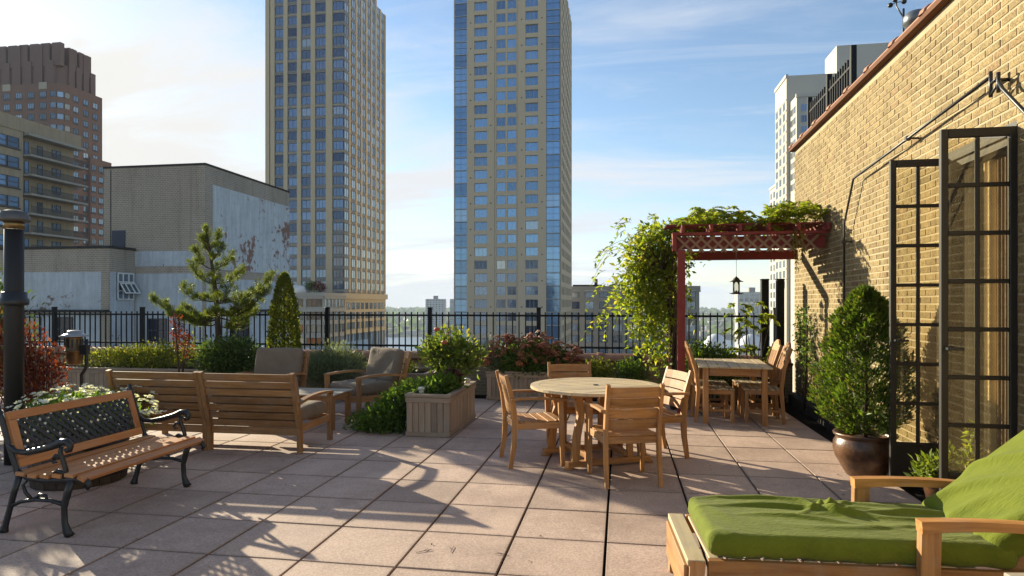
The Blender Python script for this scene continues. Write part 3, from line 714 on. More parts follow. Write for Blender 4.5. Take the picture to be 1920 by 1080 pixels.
# deep seating: sofa and two cushioned armchairs
def deep_seat(name, label, cat, loc, rz, half, panels, back_cushion=True, group=None):
    r = thing(name, label, cat, (*loc, 0), rz, group); sx_, sy_, sz_ = wood('sofa', 'x'), wood('sofa', 'y'), wood('sofa', 'z')
    def by(z): return 0.0 if z < .27 else -.17*(z-.27)/.58
    xs = [-half+2*half*i/panels for i in range(panels+1)]
    for i, x in enumerate(xs):
        for dx in ((0,) if i in (0, panels) else (-.024, .026)):
            m = MB(); m.sweep([(x+dx, .0, 0), (x+dx, 0, .27), (x+dx, -.17, .85)], (1, 0, 0), .045, [.05, .06, .045]); m.build('rear_leg', sz_, r)
    for i in range(panels):
        a, b = xs[i]+.024+(.026 if i else 0), xs[i+1]-.024-(.024 if i < panels-1 else 0)
        for k in range(7):
            z = .305+k*.083; d = Vector((0, -.29, 1)).normalized()
            board(r, 'back_slat', (a, by(z), z), (b, by(z), z), .019, .071, sx_, d)
        board(r, 'rear_rail', (a, 0, .225), (b, 0, .225), .025, .075, sx_)
        board(r, 'front_rail', (a, .70, .26), (b, .70, .26), .025, .075, sx_)
        w = (b-a)-.01
        cu = cushion_mesh('seat_cushion', w, .66, .15, .05, TAUPE, 16, 12, 3, lambda x, y, z: .004*np.sin(x*23+y*9)*np.cos(y*17), .018)
        co = link('seat_cushion', cu, None, r, T((a+b)/2, .37, .375))
        for bx in (-.15, .15):
            for by_ in (-.14, .14):
                m = MB(); m.lathe([(.002, -.004), (.016, -.002), (.016, .002), (.004, .005)], 10); m.build('button', plain('brown_button', (.05, .04, .03)), co, T(bx, by_, .091))
        if back_cushion:
            bc = cushion_mesh('back_cushion', w, .13, .50 if panels == 1 else .38, .045, TAUPE, 14, 4, 12, lambda x, y, z: .004*np.sin(x*13+z*11), .0)
            link('back_cushion', bc, None, r, T((a+b)/2, -.015 if panels == 1 else .01, .66 if panels == 1 else .615) @ Matrix.Rotation(R(16), 4, 'X'))
    for s in (-1, 1):
        x = s*half
        m = MB(); m.sweep([(x, .70, 0), (x, .70, .53)], (1, 0, 0), .05, [.05, .058]); m.build('front_leg', sz_, r)
        m = MB(); m.sweep(arc((x, -.085, .52), (x, .735, .545), (0, 0, .035), 9), (1, 0, 0), .06, .03); m.build('armrest', sy_, r)
        board(r, 'side_rail', (x, .03, .26), (x, .675, .26), .025, .075, sx_)
    return r
deep_seat('garden_sofa', 'long teak sofa with slatted back turned to the viewer', 'sofa', (-4.33, 6.26), 0, 1.05, 2, True)
deep_seat('lounge_armchair', 'teak armchair with taupe cushions beside the square cedar planter', 'armchair', (-3.42, 9.03), face(-.53, -.85), .38, 1, True, 'cushioned teak armchairs near the fence')
deep_seat('lounge_armchair', 'teak armchair with taupe back cushion showing above the sofa back', 'armchair', (-4.93, 8.75), face(.05, -1), .38, 1, True, 'cushioned teak armchairs near the fence')
ct = thing('coffee_table', 'low slatted teak coffee table between sofa and armchairs', 'table', (-4.0, 7.72, 0), 0)
for k in range(6): board(ct, 'top_board', (-.55, -.25+k*.1, .43), (.55, -.25+k*.1, .43), .094, .02, wood('grey', 'x'))
for x in (-.5, .5):
    for y in (-.24, .24): m = MB(); m.sweep([(x, y, 0), (x, y, .419)], (1, 0, 0), .06, .06); m.build('leg', wood('sofa', 'z'), ct)
    board(ct, 'apron', (x, -.21, .38), (x, .21, .38), .022, .06, wood('sofa', 'x'))
for y in (-.24, .24): board(ct, 'apron', (-.47, y, .38), (.47, y, .38), .022, .06, wood('sofa', 'x'))

# cast-iron bench with lattice back
bn = thing('iron_bench', 'black cast iron garden bench with wood seat and lattice back', 'bench', (-3.90, 4.385, 0), R(-90))
ox_, oy_ = wood('orange', 'x'), wood('orange', 'z')
LB = Matrix.Translation((0, -.155, .435)) @ Matrix.Rotation(R(17), 4, 'X')
def bl(x, z): return LB @ Vector((x, 0, z))
dn = (LB.to_3x3() @ Vector((0, 0, 1)))
HB = .575
for z in (.035, .365): board(bn, 'back_rail', bl(-HB, z), bl(HB, z), .028, .06, ox_, dn)
for x in (-HB+.03, HB-.03): board(bn, 'back_stile', bl(x, .066), bl(x, .334), .028, .06, ox_, (1, 0, 0))
lat = plain('slate_lattice', (.022, .024, .03), .45, .5, 0.0, .2, 10)
x0, x1, z0, z1 = -HB+.055, HB-.055, .06, .34; hgt = z1-z0
for sgn in (-1, 1):
    for k in range(21):
        c = x0-hgt + k*(x1-x0+hgt)/20
        a, b = (c, z0), (c+hgt, z1)
        if a[0] < x0: a = (x0, z0+(x0-a[0]))
        if b[0] > x1: b = (x1, z1-(b[0]-x1))
        if b[0]-a[0] < .03: continue
        if sgn < 0: a, b = (x0+x1-a[0], a[1]), (x0+x1-b[0], b[1])
        o = .003*sgn; p0, p1 = bl(*a), bl(*b); off = LB.to_3x3() @ Vector((0, o, 0))
        board(bn, 'lattice_strip', p0+off, p1+off, .025, .005, lat, LB.to_3x3() @ Vector((0, 1, 0)), .001)
for k, (y, z) in enumerate(((-.10, .409), (-.005, .400), (.09, .401), (.185, .408), (.28, .415), (.372, .398))):
    board(bn, 'seat_slat', (-.63, y, z), (.63, y, z), .070 if k < 5 else .058, .026, ox_, (0, .08 if k < 5 else .5, 1))
for s in (-1, 1):
    x = s*.60
    e = MB(); e.tube([(x, -.30, .86), (x, -.275, .78), (x, -.215, .60), (x, -.165, .47), (x, -.14, .40), (x, -.12, .385)], [.018, .022, .022, .022, .024, .02], 8, 0, .6)
    e.tube([(x, -.14, .42), (x, -.06, .378), (x, .06, .368), (x, .2, .376), (x, .32, .388), (x, .39, .38), (x, .415, .35), (x, .395, .325)], [.02, .022, .022, .022, .022, .024, .022, .014], 8, 0, .7)
    ef = e.build('end_frame', IRON, bn)
    l = MB(); l.tube([(x, -.13, .39), (x, -.17, .28), (x, -.205, .16), (x, -.24, .05), (x, -.25, .02), (x, -.255, 0)], [.026, .024, .022, .024, .032, .036], 8, 0, .65); l.build('leg', IRON, ef)
    l = MB(); l.tube([(x, .28, .38), (x, .245, .29), (x, .22, .19), (x, .225, .09), (x, .245, .03), (x, .265, 0)], [.028, .028, .023, .023, .032, .038], 8, 0, .65); l.build('leg', IRON, ef)
    l = MB(); l.tube([(x, -.215, .60), (x, -.16, .555), (x, -.08, .55), (x, .02, .57), (x, .13, .60), (x, .20, .632), (x, .245, .635), (x, .268, .61), (x, .262, .58), (x, .24, .572), (x, .225, .585)], [.016, .018, .02, .022, .024, .024, .024, .023, .02, .016, .01], 8, 0, .9)
    l.tube([(x, .20, .60), (x, .19, .56), (x, .215, .50), (x, .235, .44), (x, .215, .39)], [.014, .015, .016, .016, .018], 8)
    l.tube([(x, .19, .53), (x, .155, .54), (x, .13, .515), (x, .14, .49), (x, .165, .495)], [.012, .013, .012, .01, .006], 7)
    l.tube([(x, .22, .42), (x, .17, .44), (x, .14, .42), (x, .15, .40)], [.014, .014, .012, .008], 7); l.build('armrest', IRON, ef)
    l = MB(); l.tube([(x, -.20, .18), (x, -.12, .215), (x, 0, .235), (x, .12, .235), (x, .225, .21)], .014, 8)
    l.tube([(x, -.02, .235), (x, .03, .27), (x, .08, .265), (x, .085, .24), (x, .06, .235)], [.012, .012, .011, .01, .007], 7)
    l.tube([(x, -.03, .235), (x, -.08, .28), (x, -.1, .33), (x, -.07, .355)], [.012, .012, .01, .008], 7); l.build('brace', IRON, ef)

# green chaise longue
cl = thing('chaise_longue', 'wooden chaise longue with bright green cushion in the right foreground', 'lounger', (.315, 3.205, 0), R(3.5))
wy, wl = .70, 1.98; fx, fz = wood('teak', 'x'), wood('teak', 'z')
for y in (.02, wy-.02):
    board(cl, 'side_rail', (.10, y, .28), (wl, y, .28), .035, .10, fx)
    for x in (.05, 1.88): m = MB(); m.sweep([(x+(.0 if x > 1 else -.02), y, 0), (x, y, .325)], (0, 1, 0), .05, [.05, .075]); m.build('leg', fz, cl)
    m = MB(); m.sweep([(1.08, y*1.02+(-.03 if y < .3 else .03), 0), (1.09, y*1.02+(-.03 if y < .3 else .03), .52)], (0, 1, 0), .045, .085); m.build('arm_post', fz, cl)
    ya_ = y*1.02+(-.03 if y < .3 else .03)
    m = MB(); m.sweep(arc((1.045, ya_, .535), (1.92, ya_, .50), (0, 0, .028), 10), (0, 1, 0), .06, [.055, .05, .046, .043, .042, .042, .042, .042, .042, .04]); m.build('armrest', fx, cl)
    m = MB(); m.sweep([(1.87, ya_, .48), (1.88, ya_, 0)], (0, 1, 0), .045, .07); m.build('arm_post', fz, cl)
    m = MB(); yb_ = .07 if y < .3 else wy-.07; m.sweep([(1.46, yb_, .30), (2.12, yb_, .82)], (0, 1, 0), .03, .055); m.build('backrest_frame', fx, cl)
board(cl, 'foot_rail', (.045, .0, .315), (.045, wy, .315), .085, .03, wood('pale', 'x'))
board(cl, 'foot_board', (.0, .03, .2), (.0, wy-.03, .2), .022, .19, fx)
for k in range(14): board(cl, 'seat_slat', (.145+k*.088, .04, .322), (.145+k*.088, wy-.04, .322), .07, .018, wood('pale', 'x'))
for k in range(6):
    t = .12+.75*k/5; p = (1.46+.66*t, 0, .30+.52*t+.035); board(cl, 'back_slat', (p[0], .05, p[2]), (p[0], wy-.05, p[2]), .07, .016, fx, (-.62, 0, .78))
def wr_seat(x, y, z):
    top = np.clip((z-.01)/.04, 0, 1); u = x+.62
    def fold(ph, amp, sharp=6): return amp*np.abs(np.sin(ph))**sharp
    h = fold(y*20+1.6*np.sin(x*2.3+.4)+.7*np.sin(x*6.1), .027, 9)*np.exp(-((u-.42)/.36)**2)*np.clip(.45+np.sin(y*8+x*2+.9), 0, 1)
    h += fold(y*15+1.3*np.sin(x*3.4+2)+x*1.3, .023, 10)*np.exp(-((u-.85)/.35)**2)*np.clip(.4+np.sin(y*11-x*3+2.2), 0, 1)
    h += fold(y*27+2*np.sin(x*4.2), .012, 5)*np.clip(np.sin(x*3.3+y*5), 0, 1)
    h += .034*np.exp(-((x*.88+(y-.1)*.48+.02)/.022)**2)*np.exp(-((y-.10)/.10)**2) + .028*np.exp(-((x*.62-(y-.16)*.78-.02)/.020)**2)*np.exp(-((y-.13)/.09)**2)
    h += .024*np.exp(-((x*.95+(y-.06)*.3-.07)/.018)**2)*np.exp(-((y-.12)/.09)**2) - .010*np.exp(-((x-.03)/.10)**2-((y-.13)/.08)**2)
    h += fold(x*14+y*9, .008, 4)*np.exp(-((u-.04)/.07)**2)
    return h*top + (1-top)*(.004*np.sin(x*31+np.sin(z*60)*.6)+.003*np.sin(x*11+1))
link('seat_cushion', cushion_mesh('seat_cushion', 1.40, .66, .115, .048, GREEN, 190, 130, 10, wr_seat, .012), None, cl, T(.805, wy/2, .388))
def wr_back(x, y, z):
    u = x/.45
    return np.where(z > 0,   .022*np.abs(np.sin((x*.62+y*.78)*15+1.2*np.sin(x*5-y*3)))**6*np.clip(.2+np.sin(x*5+y*7+.8), 0, 1) + .016*np.abs(np.sin(y*13+x*5))**6*np.clip((-u-.3)*3, 0, 1), .003*np.sin(x*20))
link('back_cushion', cushion_mesh('back_cushion', .90, .66, .14, .055, GREEN, 110, 80, 10, wr_back, .02), None, cl, Matrix.Translation((1.765, wy/2, .665)) @ Matrix.Rotation(R(-39), 4, 'Y'))
for k in range(4):
    m = MB(); m.lathe([(.002, -.003), (.006, 0), (.002, .003)], 8); m.build('tie_button', plain('white_button', (.75, .74, .7)), cl, T(.27+k*.085, .016, .348))
# weathered side table, mostly out of the frame
st_ = thing('side_table', 'weathered grey wooden table corner at the bottom right edge', 'table', (1.80, 2.66, 0), R(8))
for k in range(5): board(st_, 'top_board', (-.28, -.22+k*.1, .49), (.28, -.22+k*.1, .49), .093, .022, wood('grey', 'x'))
for x in (-.25, .25):
    board(st_, 'apron', (x, -.2, .44), (x, .18, .44), .02, .07, wood('grey', 'x'))
    for y in (-.22, .2): m = MB(); m.sweep([(x, y, 0), (x, y, .478)], (1, 0, 0), .05, .05); m.build('leg', wood('grey', 'z'), st_)

# ------------------------------------------------------------------ planters and pots
cd = wood('cedar', 'z'); cdx = wood('cedar', 'x')
def planter(name, label, x0, x1, y0, y1, h, bw=.075, group=None, sides='fblr'):
    p = thing(name, label, 'planter', ((x0+x1)/2, (y0+y1)/2, 0), 0, group); hx, hy = (x1-x0)/2, (y1-y0)/2
    m = MB(); m.box(-hx+.03, hx-.03, -hy+.03, hy-.03, .03, h-.07); m.build('soil', SOIL, p)
    def run(a, b, along):
        n = max(2, round((b-a)/bw)); w = (b-a)/n
        for k in range(n):
            c = a+(k+.5)*w; t = .02+rnd.uniform(-.002, .002)
            q = (c, along, 0) if abs(along) == hy else None
            yield c, w-.004, t
    for s, k in ((-1, 'f'), (1, 'b')):
        if k in sides:
            for c, w, t in run(-hx, hx, s*hy): board(p, 'plank', (c, s*(hy-.01), .035), (c, s*(hy-.01), h-.04), w, t, cdx, (0, 1, 0))
    for s, k in ((-1, 'l'), (1, 'r')):
        if k in sides:
            for c, w, t in run(-hy+.022, hy-.022, s*hx): board(p, 'plank', (s*(hx-.01), c, .035), (s*(hx-.01), c, h-.04), w, t, cdx, (1, 0, 0))
    for s in (-1, 1):
        board(p, 'cap_rail', (-hx-.015, s*(hy-.015), h-.02), (hx+.015, s*(hy-.015), h-.02), .07, .035, cdx)
        board(p, 'cap_rail', (s*(hx-.015), -hy+.021, h-.021), (s*(hx-.015), hy-.021, h-.021), .07, .035, cdx)
        board(p, 'trim', (-hx-.006, s*(hy+.008), h-.07), (hx+.006, s*(hy+.008), h-.07), .016, .055, cdx); board(p, 'trim', (s*(hx+.008), -hy, h-.071), (s*(hx+.008), hy, h-.071), .016, .055, cdx)
        board(p, 'skirting', (-hx-.004, s*(hy+.006), .03), (hx+.004, s*(hy+.006), .03), .014, .05, cdx); board(p, 'skirting', (s*(hx+.006), -hy, .031), (s*(hx+.006), hy, .031), .014, .05, cdx)
    return p
planter('cedar_planter', 'square cedar plank planter box in the middle of the terrace', -2.48, -1.96, 7.29, 8.63, .50)
planter('cedar_planter', 'cedar plank planter box of rust sedum by the parapet', -2.13, -.72, 10.24, 10.78, .47)
planter('long_planter', 'long cedar plank planter along the fence behind the armchairs', -10.6, -3.05, 9.85, 10.85, .45, .09)
# glazed pot
pt = thing('glazed_pot', 'large round dark brown glazed pot holding the clipped evergreen', 'pot', (2.19, 6.33, 0))
N = NB('brown_glaze'); v_ = N.coord((1, 1, 1)); a_ = N.noise(v_, 9, 6, .65)
N.bump(N.noise(v_, 60, 4), .003, .6); GLAZE = N.set(N.ramp(a_, [(.35, (.045, .022, .012)), (.55, (.11, .05, .022)), (.75, (.20, .10, .045))]), .32, .5)
m = MB(); m.lathe([(.15, 0), (.165, .02), (.20, .08), (.25, .17), (.268, .24), (.262, .30), (.245, .335), (.24, .35), (.262, .365), (.268, .38), (.258, .392), (.238, .385), (.228, .36), (.225, .33)], 40); m.build('pot_body', GLAZE, pt)
m = MB(); m.lathe([(.22, .32), (.12, .345), (.01, .35)], 24); m.build('soil', SOIL, pt)
# barrel behind the bench
br_ = thing('half_barrel', 'dark wooden half barrel planter under the white asters behind the bench', 'planter', (-4.72, 5.02, 0))
for k in range(22):
    a = 2*PI*k/22; m = MB(); v = []
    for i in range(5):
        z = .43*i/4; r_ = .33+.05*math.sin(PI*(.2+.6*i/4))
        for aa in (-.135, .135): v += [(r_*math.cos(aa), r_*math.sin(aa), z), ((r_-.022)*math.cos(aa), (r_-.022)*math.sin(aa), z)]
    f = []
    for i in range(4):
        q = i*4; f += [(q, q+2, q+6, q+4), (q+1, q+5, q+7, q+3), (q, q+4, q+5, q+1), (q+2, q+3, q+7, q+6)]
    f += [(0, 1, 3, 2), (16, 18, 19, 17)]
    if k == 0: stave = np_mesh('stave', v, f, [wood('dark', 'z')])
    link('stave', stave, None, br_, Matrix.Rotation(a, 4, 'Z'))
for z, r_ in ((.09, .373), (.34, .375)): m = MB(); m.lathe([(r_, z-.018), (r_+.006, z-.018), (r_+.006, z+.018), (r_, z+.018)], 28); m.build('hoop', IRON, br_)
m = MB(); m.lathe([(.34, .38), (.2, .40), (.01, .41)], 20); m.build('soil', SOIL, br_)

# ------------------------------------------------------------------ pergola
pg = thing('pergola', 'dark red timber pergola with lattice fascia against the brick wall', 'pergola', (0, 0, 0))
xa, xb, yf, yr = .83, 2.74, 9.28, 10.85
for x, y in ((xa, yf), (xa, yr)): board(pg, 'post', (x, y, 0), (x, y, 2.30 if y == yf else 2.25), .105, .105, RED, (1, 0, 0))
board(pg, 'rear_beam', (xa-.15, yr, 2.33), (xb+.02, yr, 2.33), .05, .15, RED)
board(pg, 'front_beam', (xa-.10, yf+.075, 2.40), (xb, yf+.075, 2.40), .04, .17, RED)
board(pg, 'top_rail', (xa-.10, yf-.01, 2.52), (xb, yf-.01, 2.52), .07, .04, RED)
TAN = plain('weathered_lattice', (.27, .16, .10), .75, .25, 0.0, .3, 14)
for sgn in (-1, 1):
    for k in range(14):
        c = xa-.1+k*.15; a, b = c-.11, c+.11
        if sgn < 0: a, b = b, a
        if max(a, b) > xb-.02 or min(a, b) < xa-.12: continue
        y = yf+.022+.006*sgn; board(pg, 'lattice_strip', (a, y, 2.27), (b, y, 2.49), .010, .034, TAN, (0, 0, 1))
for k in range(6):
    x = xa+.02+k*.375; board(pg, 'joist', (x, yf-.12, 2.545+.045), (x, yr+.12, 2.545+.045), .04, .10, RED)
for k in range(9):
    y = yf+.12+k*.17; board(pg, 'batten', (xa-.2, y, 2.655), (xb-.02, y, 2.655), .07, .025, RED)
board(pg, 'brace', (xa, yf+.05, 1.95), (xa, yf+.45, 2.30), .05, .06, RED); board(pg, 'corner_block', (xa-.09, yf-.04, 2.42), (xa-.09, yf+.2, 2.42), .05, .26, RED)
# bird feeder
bf = thing('bird_feeder', 'lantern shaped bird feeder hanging under the red pergola', 'bird feeder', (1.76, 10.42, 1.70))
FM = plain('feeder_bronze', (.05, .035, .025), .5, .5, .3)
m = MB(); m.lathe([(.105, .19), (.108, .195), (.06, .215), (.05, .225), (.045, .24), (.015, .262), (.01, .275)], 16); m.build('roof', FM, bf)
m = MB(); m.lathe([(.06, .0), (.108, .012), (.11, .02), (.06, .012)], 16); m.lathe([(.02, .01), (.015, .05), (.005, .06)], 10); m.build('tray', FM, bf)
m = MB(); m.lathe([(.052, .016), (.052, .188)], 14); m.build('seed_tube', GLASS, bf)
for k in range(4): m = MB(); a = PI/4+k*PI/2; m.tube([(.056*math.cos(a), .056*math.sin(a), .014), (.056*math.cos(a), .056*math.sin(a), .19)], .005, 5); m.build('bar', FM, bf)
m = MB(); m.tube([(0, 0, .27), (0, 0, .56), (0, .0, .94)], .003, 5); m.build('hanging_wire', IRON, bf)
# two black vent pipes in the corner
for k, (x, y, lab) in enumerate(((2.28, 10.92, 'left one of two tall square black posts in the corner by the fence'), (2.50, 10.86, 'right one of two tall square black posts in the corner by the fence'))):
    m = MB(); m.box(-.055, .055, -.055, .055, 0, 1.93); m.box(-.06, .06, -.06, .06, 1.931, 1.95); m.box(-.07, .07, -.07, .07, 0.002, .06)
    o = m.build('corner_post', FENCE); o.location = (x, y, 0); tag(o, lab, 'post', 'black posts in the corner')

# ------------------------------------------------------------------ left side: flue pipe, lamp
fp = thing('flue_pipe', 'thick black flue pipe with capped top at the left edge', 'pipe', (-5.83, 5.42, 0))
m = MB(); m.lathe([(.080, 0), (.082, 1.55), (.080, 2.28)], 28); m.build('pipe', plain('black_flue', (.014, .012, .011), .55, .4, .0, .3, 3), fp)
m = MB(); m.lathe([(.092, 1.54), (.118, 1.545), (.122, 1.56), (.122, 1.60), (.108, 1.615), (.104, 1.67), (.092, 1.675)], 28); m.build('collar', IRON, fp)
m = MB(); m.lathe([(.085, 2.29), (.085, 2.36)], 28); m.build('vent_band', plain('brass_band', (.25, .17, .07), .35, .5, .8), fp)
m = MB(); m.lathe([(.10, 2.355), (.132, 2.36), (.136, 2.385), (.128, 2.40), (.128, 2.42), (.118, 2.425), (.112, 2.45), (.06, 2.465), (.005, 2.47)], 28); m.build('cap', plain('grey_cap', (.12, .115, .11), .5, .5, .5), fp)
gl_ = thing('garden_lamp', 'brass garden lamp with wide metal hat on a bent pipe', 'lamp', (-6.66, 7.0, 0))
m = MB(); m.tube([(.10, 0, 0), (.10, 0, .62), (.10, 0, .68), (.16, 0, .76), (.17, 0, .84), (.17, 0, 1.12)], .02, 8); m.build('pipe', IRON, gl_)
BR = plain('tarnished_brass', (.16, .10, .045), .38, .5, .75, .4, 12)
m = MB(); m.lathe([(.06, .80), (.085, .815), (.095, .90), (.098, .96), (.103, .965), (.103, .98), (.095, .985), (.088, 1.13), (.085, 1.16)], 20); m.build('lamp_body', BR, gl_)
m = MB(); m.lathe([(.16, 1.15), (.165, 1.155), (.10, 1.185), (.075, 1.19), (.078, 1.215), (.06, 1.225), (.005, 1.23)], 24); m.build('hat', plain('grey_tin', (.30, .30, .30), .4, .5, .6), gl_)
for k in range(12):
    a = 2*PI*k/12; m = MB(); m.box(.088, .096, -.009, .009, 1.02, 1.12); m.build('vent_slot', IRON, gl_, Matrix.Rotation(a, 4, 'Z'))
m = MB(); m.box(.10, .19, -.03, .03, .93, 1.05); m.build('junction_box', IRON, gl_)
# little solar lanterns in the planter
def lantern(label, x, y, z, s=1):
    l = thing('solar_lantern', label, 'lantern', (x, y, z), rnd.random(), 'small lanterns on the cedar planter')
    l.scale = (s, s, s); WP = plain('white_plastic', (.62, .60, .54), .5, .4)
    m = MB(); m.lathe([(.006, 0), (.006, .03), (.025, .032), (.028, .04)], 8); m.build('stake', WP, l)
    m = MB(); m.lathe([(.030, .04), (.042, .10)], 4); m.build('shade', plain('frosted_lantern', (.66, .62, .52), .3, .5), l)
    m = MB(); m.lathe([(.052, .10), (.054, .112), (.03, .128), (.004, .132)], 4); m.build('hat', WP, l)
lantern('small white solar lantern at the front edge of the cedar planter', -2.36, 7.50, .42, 1.05)
lantern('small white solar lantern at the right rear of the cedar planter', -2.10, 8.25, .50, 1.15)
lantern('small white solar lantern half hidden among leaves of the cedar planter', -2.03, 8.45, .43, 1.0)
fl = thing('floodlight', 'round black floodlight on the parapet coping beside the vine', 'floodlight', (.28, 10.95, .66))
m = MB(); m.lathe([(.02, -.07), (.06, -.055), (.075, 0), (.07, .05), (.03, .07)], 14); m.build('lamp_head', IRON, fl, Matrix.Rotation(R(70), 4, 'X'))
m = MB(); m.tube([(0, 0, -.06), (0, 0, -.02)], .03, 8); m.build('bracket', IRON, fl)

# ------------------------------------------------------------------ plants
LF_DARK = leafmat('leaf_dark', (.035, .06, .016), (.075, .115, .028), .4)
LF_MID = leafmat('leaf_mid', (.05, .095, .016), (.105, .165, .028), .5)
LF_YEL = leafmat('leaf_yellow', (.10, .135, .018), (.20, .215, .03), .52, (.29, .23, .04))
LF_VINE = leafmat('leaf_vine', (.11, .165, .018), (.26, .30, .035), .6, (.38, .34, .05))
LF_THUJA = leafmat('leaf_thuja', (.03, .06, .010), (.12, .18, .02), .4, (.15, .12, .03))
LF_GREY = leafmat('leaf_grey', (.10, .125, .075), (.18, .21, .125), .4)
LF_SILVER = leafmat('leaf_silver', (.17, .20, .13), (.27, .29, .20), .3)
LF_RED = leafmat('leaf_red', (.07, .012, .010), (.16, .03, .014), .45, (.24, .08, .02))
PETAL = leafmat('petal_white', (.62, .60, .56), (.78, .77, .74), .3)
SEDUM = leafmat('sedum_rust', (.17, .052, .025), (.36, .13, .056), .25)
NEEDLE = leafmat('pine_needle', (.065, .09, .017), (.155, .18, .032), .45)

# clipped evergreen in the pot
ev = thing('potted_evergreen', 'dense upright evergreen growing in the large glazed pot by the wall', 'shrub', (2.19, 6.33, .35))
n = 17000; z = rng.random(n)**.9; a = rng.random(n)*2*PI
def prof(t): return .35*np.clip((t+.10)/.30, 0, 1)**.6*np.clip((1.0-t)/.55, 0, 1)**.62*1.06
rr = prof(z)*(.42+.58*rng.random(n)**.5)*(1+.16*np.sin(a*4+z*11)+.13*np.sin(a*7-z*23)+.10*np.sin(a*3+z*31))
holes = (np.sin(a*6+z*17)*np.sin(z*26-a*3) < .55); rr, a, z = rr[holes], a[holes], z[holes]; n = len(z)
P = np.stack([rr*np.cos(a), rr*np.sin(a), .04+z*1.30], 1)
D = np.stack([np.cos(a)*.8, np.sin(a)*.8, .75+0*a], 1)+rng.normal(size=(n, 3))*.4
leaves_obj('foliage', P, D, .05*(.6+.8*rng.random(n)), .34, LF_THUJA, ev)
m = MB(); m.tube([(0, 0, -.02), (.01, 0, .4), (0, .01, .9)], [.022, .016, .008], 7)
for k in range(14):
    a = k*2.4; zz = .05+k*.07; m.tube([(0, 0, zz), (.12*math.cos(a), .12*math.sin(a), zz+.1), (.22*math.cos(a), .22*math.sin(a), zz+.26)], [.009, .006, .003], 5)
m.build('trunk', BARK, ev)
# conical evergreen by the fence
ce = thing('conical_evergreen', 'narrow conical golden evergreen standing against the fence', 'tree', (-5.66, 10.25, .40))
n = 9000; z = rng.random(n)**1.1; a = rng.random(n)*2*PI
rr = np.where(z < .56, .34*np.clip((.72-z)/.72, 0, 1)**.45*np.clip(z/.12+.3, 0, 1), .235*np.clip((1-z)/.44, 0, 1)**.55)*(.5+.5*rng.random(n)**.4)*(1+.12*np.sin(a*4+z*11))
P = np.stack([rr*np.cos(a), rr*np.sin(a), .03+z*1.62], 1); D = np.stack([np.cos(a)*.5, np.sin(a)*.5, 1+0*a], 1)+rng.normal(size=(n, 3))*.35
leaves_obj('foliage', P, D, .055*(.6+.8*rng.random(n)), .36, leafmat('leaf_gold', (.055, .08, .012), (.15, .16, .02), .45), ce)
m = MB(); m.tube([(0, 0, 0), (0, 0, 1.3)], [.03, .01], 7); m.build('trunk', BARK, ce)
# dwarf pine
pi_ = thing('pine_tree', 'small layered pine tree with tufted branches by the fence', 'tree', (-6.93, 10.25, .40))
m = MB(); trunk = [(.06, 0, 0), (.04, 0, .5), (0, .02, 1.1), (-.06, 0, 1.7), (-.16, 0, 2.25), (-.20, 0, 2.42)]
m.tube(trunk, [.06, .052, .042, .03, .018, .008], 8); m.build('trunk', BARK, pi_)
def trunk_at(zz):
    for p, q in zip(trunk[:-1], trunk[1:]):
        if p[2] <= zz <= q[2]: return Vector(p).lerp(Vector(q), (zz-p[2])/(q[2]-p[2]))
    return Vector(trunk[-1])
TP, TD = [], []
def tuft(p, d, s=1.0):
    n = 84; v = rng.normal(size=(n, 3))*.62 + np.array(d)*.9
    TP.append(np.repeat(np.array([p]), n, 0)+rng.normal(size=(n, 3))*.026); TD.append(v/np.linalg.norm(v, axis=1, keepdims=True)*s)
bm_ = MB()
boughs = [(.95, -1.18, 1.24, -.1), (.92, -.85, 1.10, .3), (.95, 1.0, 1.40, 0), (1.0, .78, 1.18, -.3), (.9, .5, 1.0, .4), (.88, -.45, .98, -.4), (1.2, .98, 1.62, .1), (1.2, -.62, 1.46, 0), (1.15, .5, 1.45, -.35),
          (1.2, -.3, 1.42, .35), (1.0, .3, 1.05, -.45), (.8, .62, .85, -.2), (.8, -.6, .95, .1), (1.5, -.48, 1.84, 0), (1.5, .48, 1.74, .05), (1.45, .2, 1.7, -.25), (1.75, -.40, 2.10, 0), (1.75, .32, 2.0, 0), (1.9, .2, 2.15, -.1), (2.05, -.24, 2.3, 0), (2.1, .10, 2.38, .05), (2.2, -.15, 2.44, 0)]
for z0_, tx_, tz_, ty_ in boughs:
    p0 = trunk_at(z0_); p1 = Vector((tx_+p0.x*.5, ty_, tz_)); L = (p1-p0).length; nn_ = max(4, int(L/.10)); pts = []
    for i in range(nn_):
        t = i/(nn_-1); pts.append(p0.lerp(p1, t) + Vector((0, 0, -.16*L*math.sin(t*PI)**1.2)) + Vector((rnd.uniform(-.012, .012), rnd.uniform(-.02, .02), rnd.uniform(-.012, .012))))
    bm_.tube(pts, [.014-.010*i/(nn_-1) for i in range(nn_)], 5)
    for i in range(1, nn_):
        if i/nn_ < .22 and L > .5: continue
        d = (pts[i]-pts[i-1]).normalized(); tuft(pts[i]+Vector((0, 0, .02)), (d.x*.4, d.y*.4, .9), .95)
        if L > .3 and i < nn_-1:
            for sgn in (-1, 1, rnd.choice((-1, 1))):
                wd_ = rnd.uniform(.05, .34)*math.sin(min(1, i/nn_+.15)*PI)**.6*min(1, L)
                sd_ = Vector((-d.y, d.x, 0))*sgn; q = pts[i]+sd_*wd_+d*.06+Vector((0, 0, rnd.uniform(-.02, .05)))
                bm_.tube([pts[i], q], [.006, .003], 4); tuft(q+Vector((0, 0, .02)), (sd_.x*.4+d.x*.4, sd_.y*.4+d.y*.4, .9), .9)
for zz in (2.3, 2.38, 2.44): tuft(trunk_at(min(zz, 2.41))+Vector((0, 0, zz-2.41 if zz > 2.41 else 0)), (0, 0, 1), .9)
bm_.build('branch', BARK, pi_)
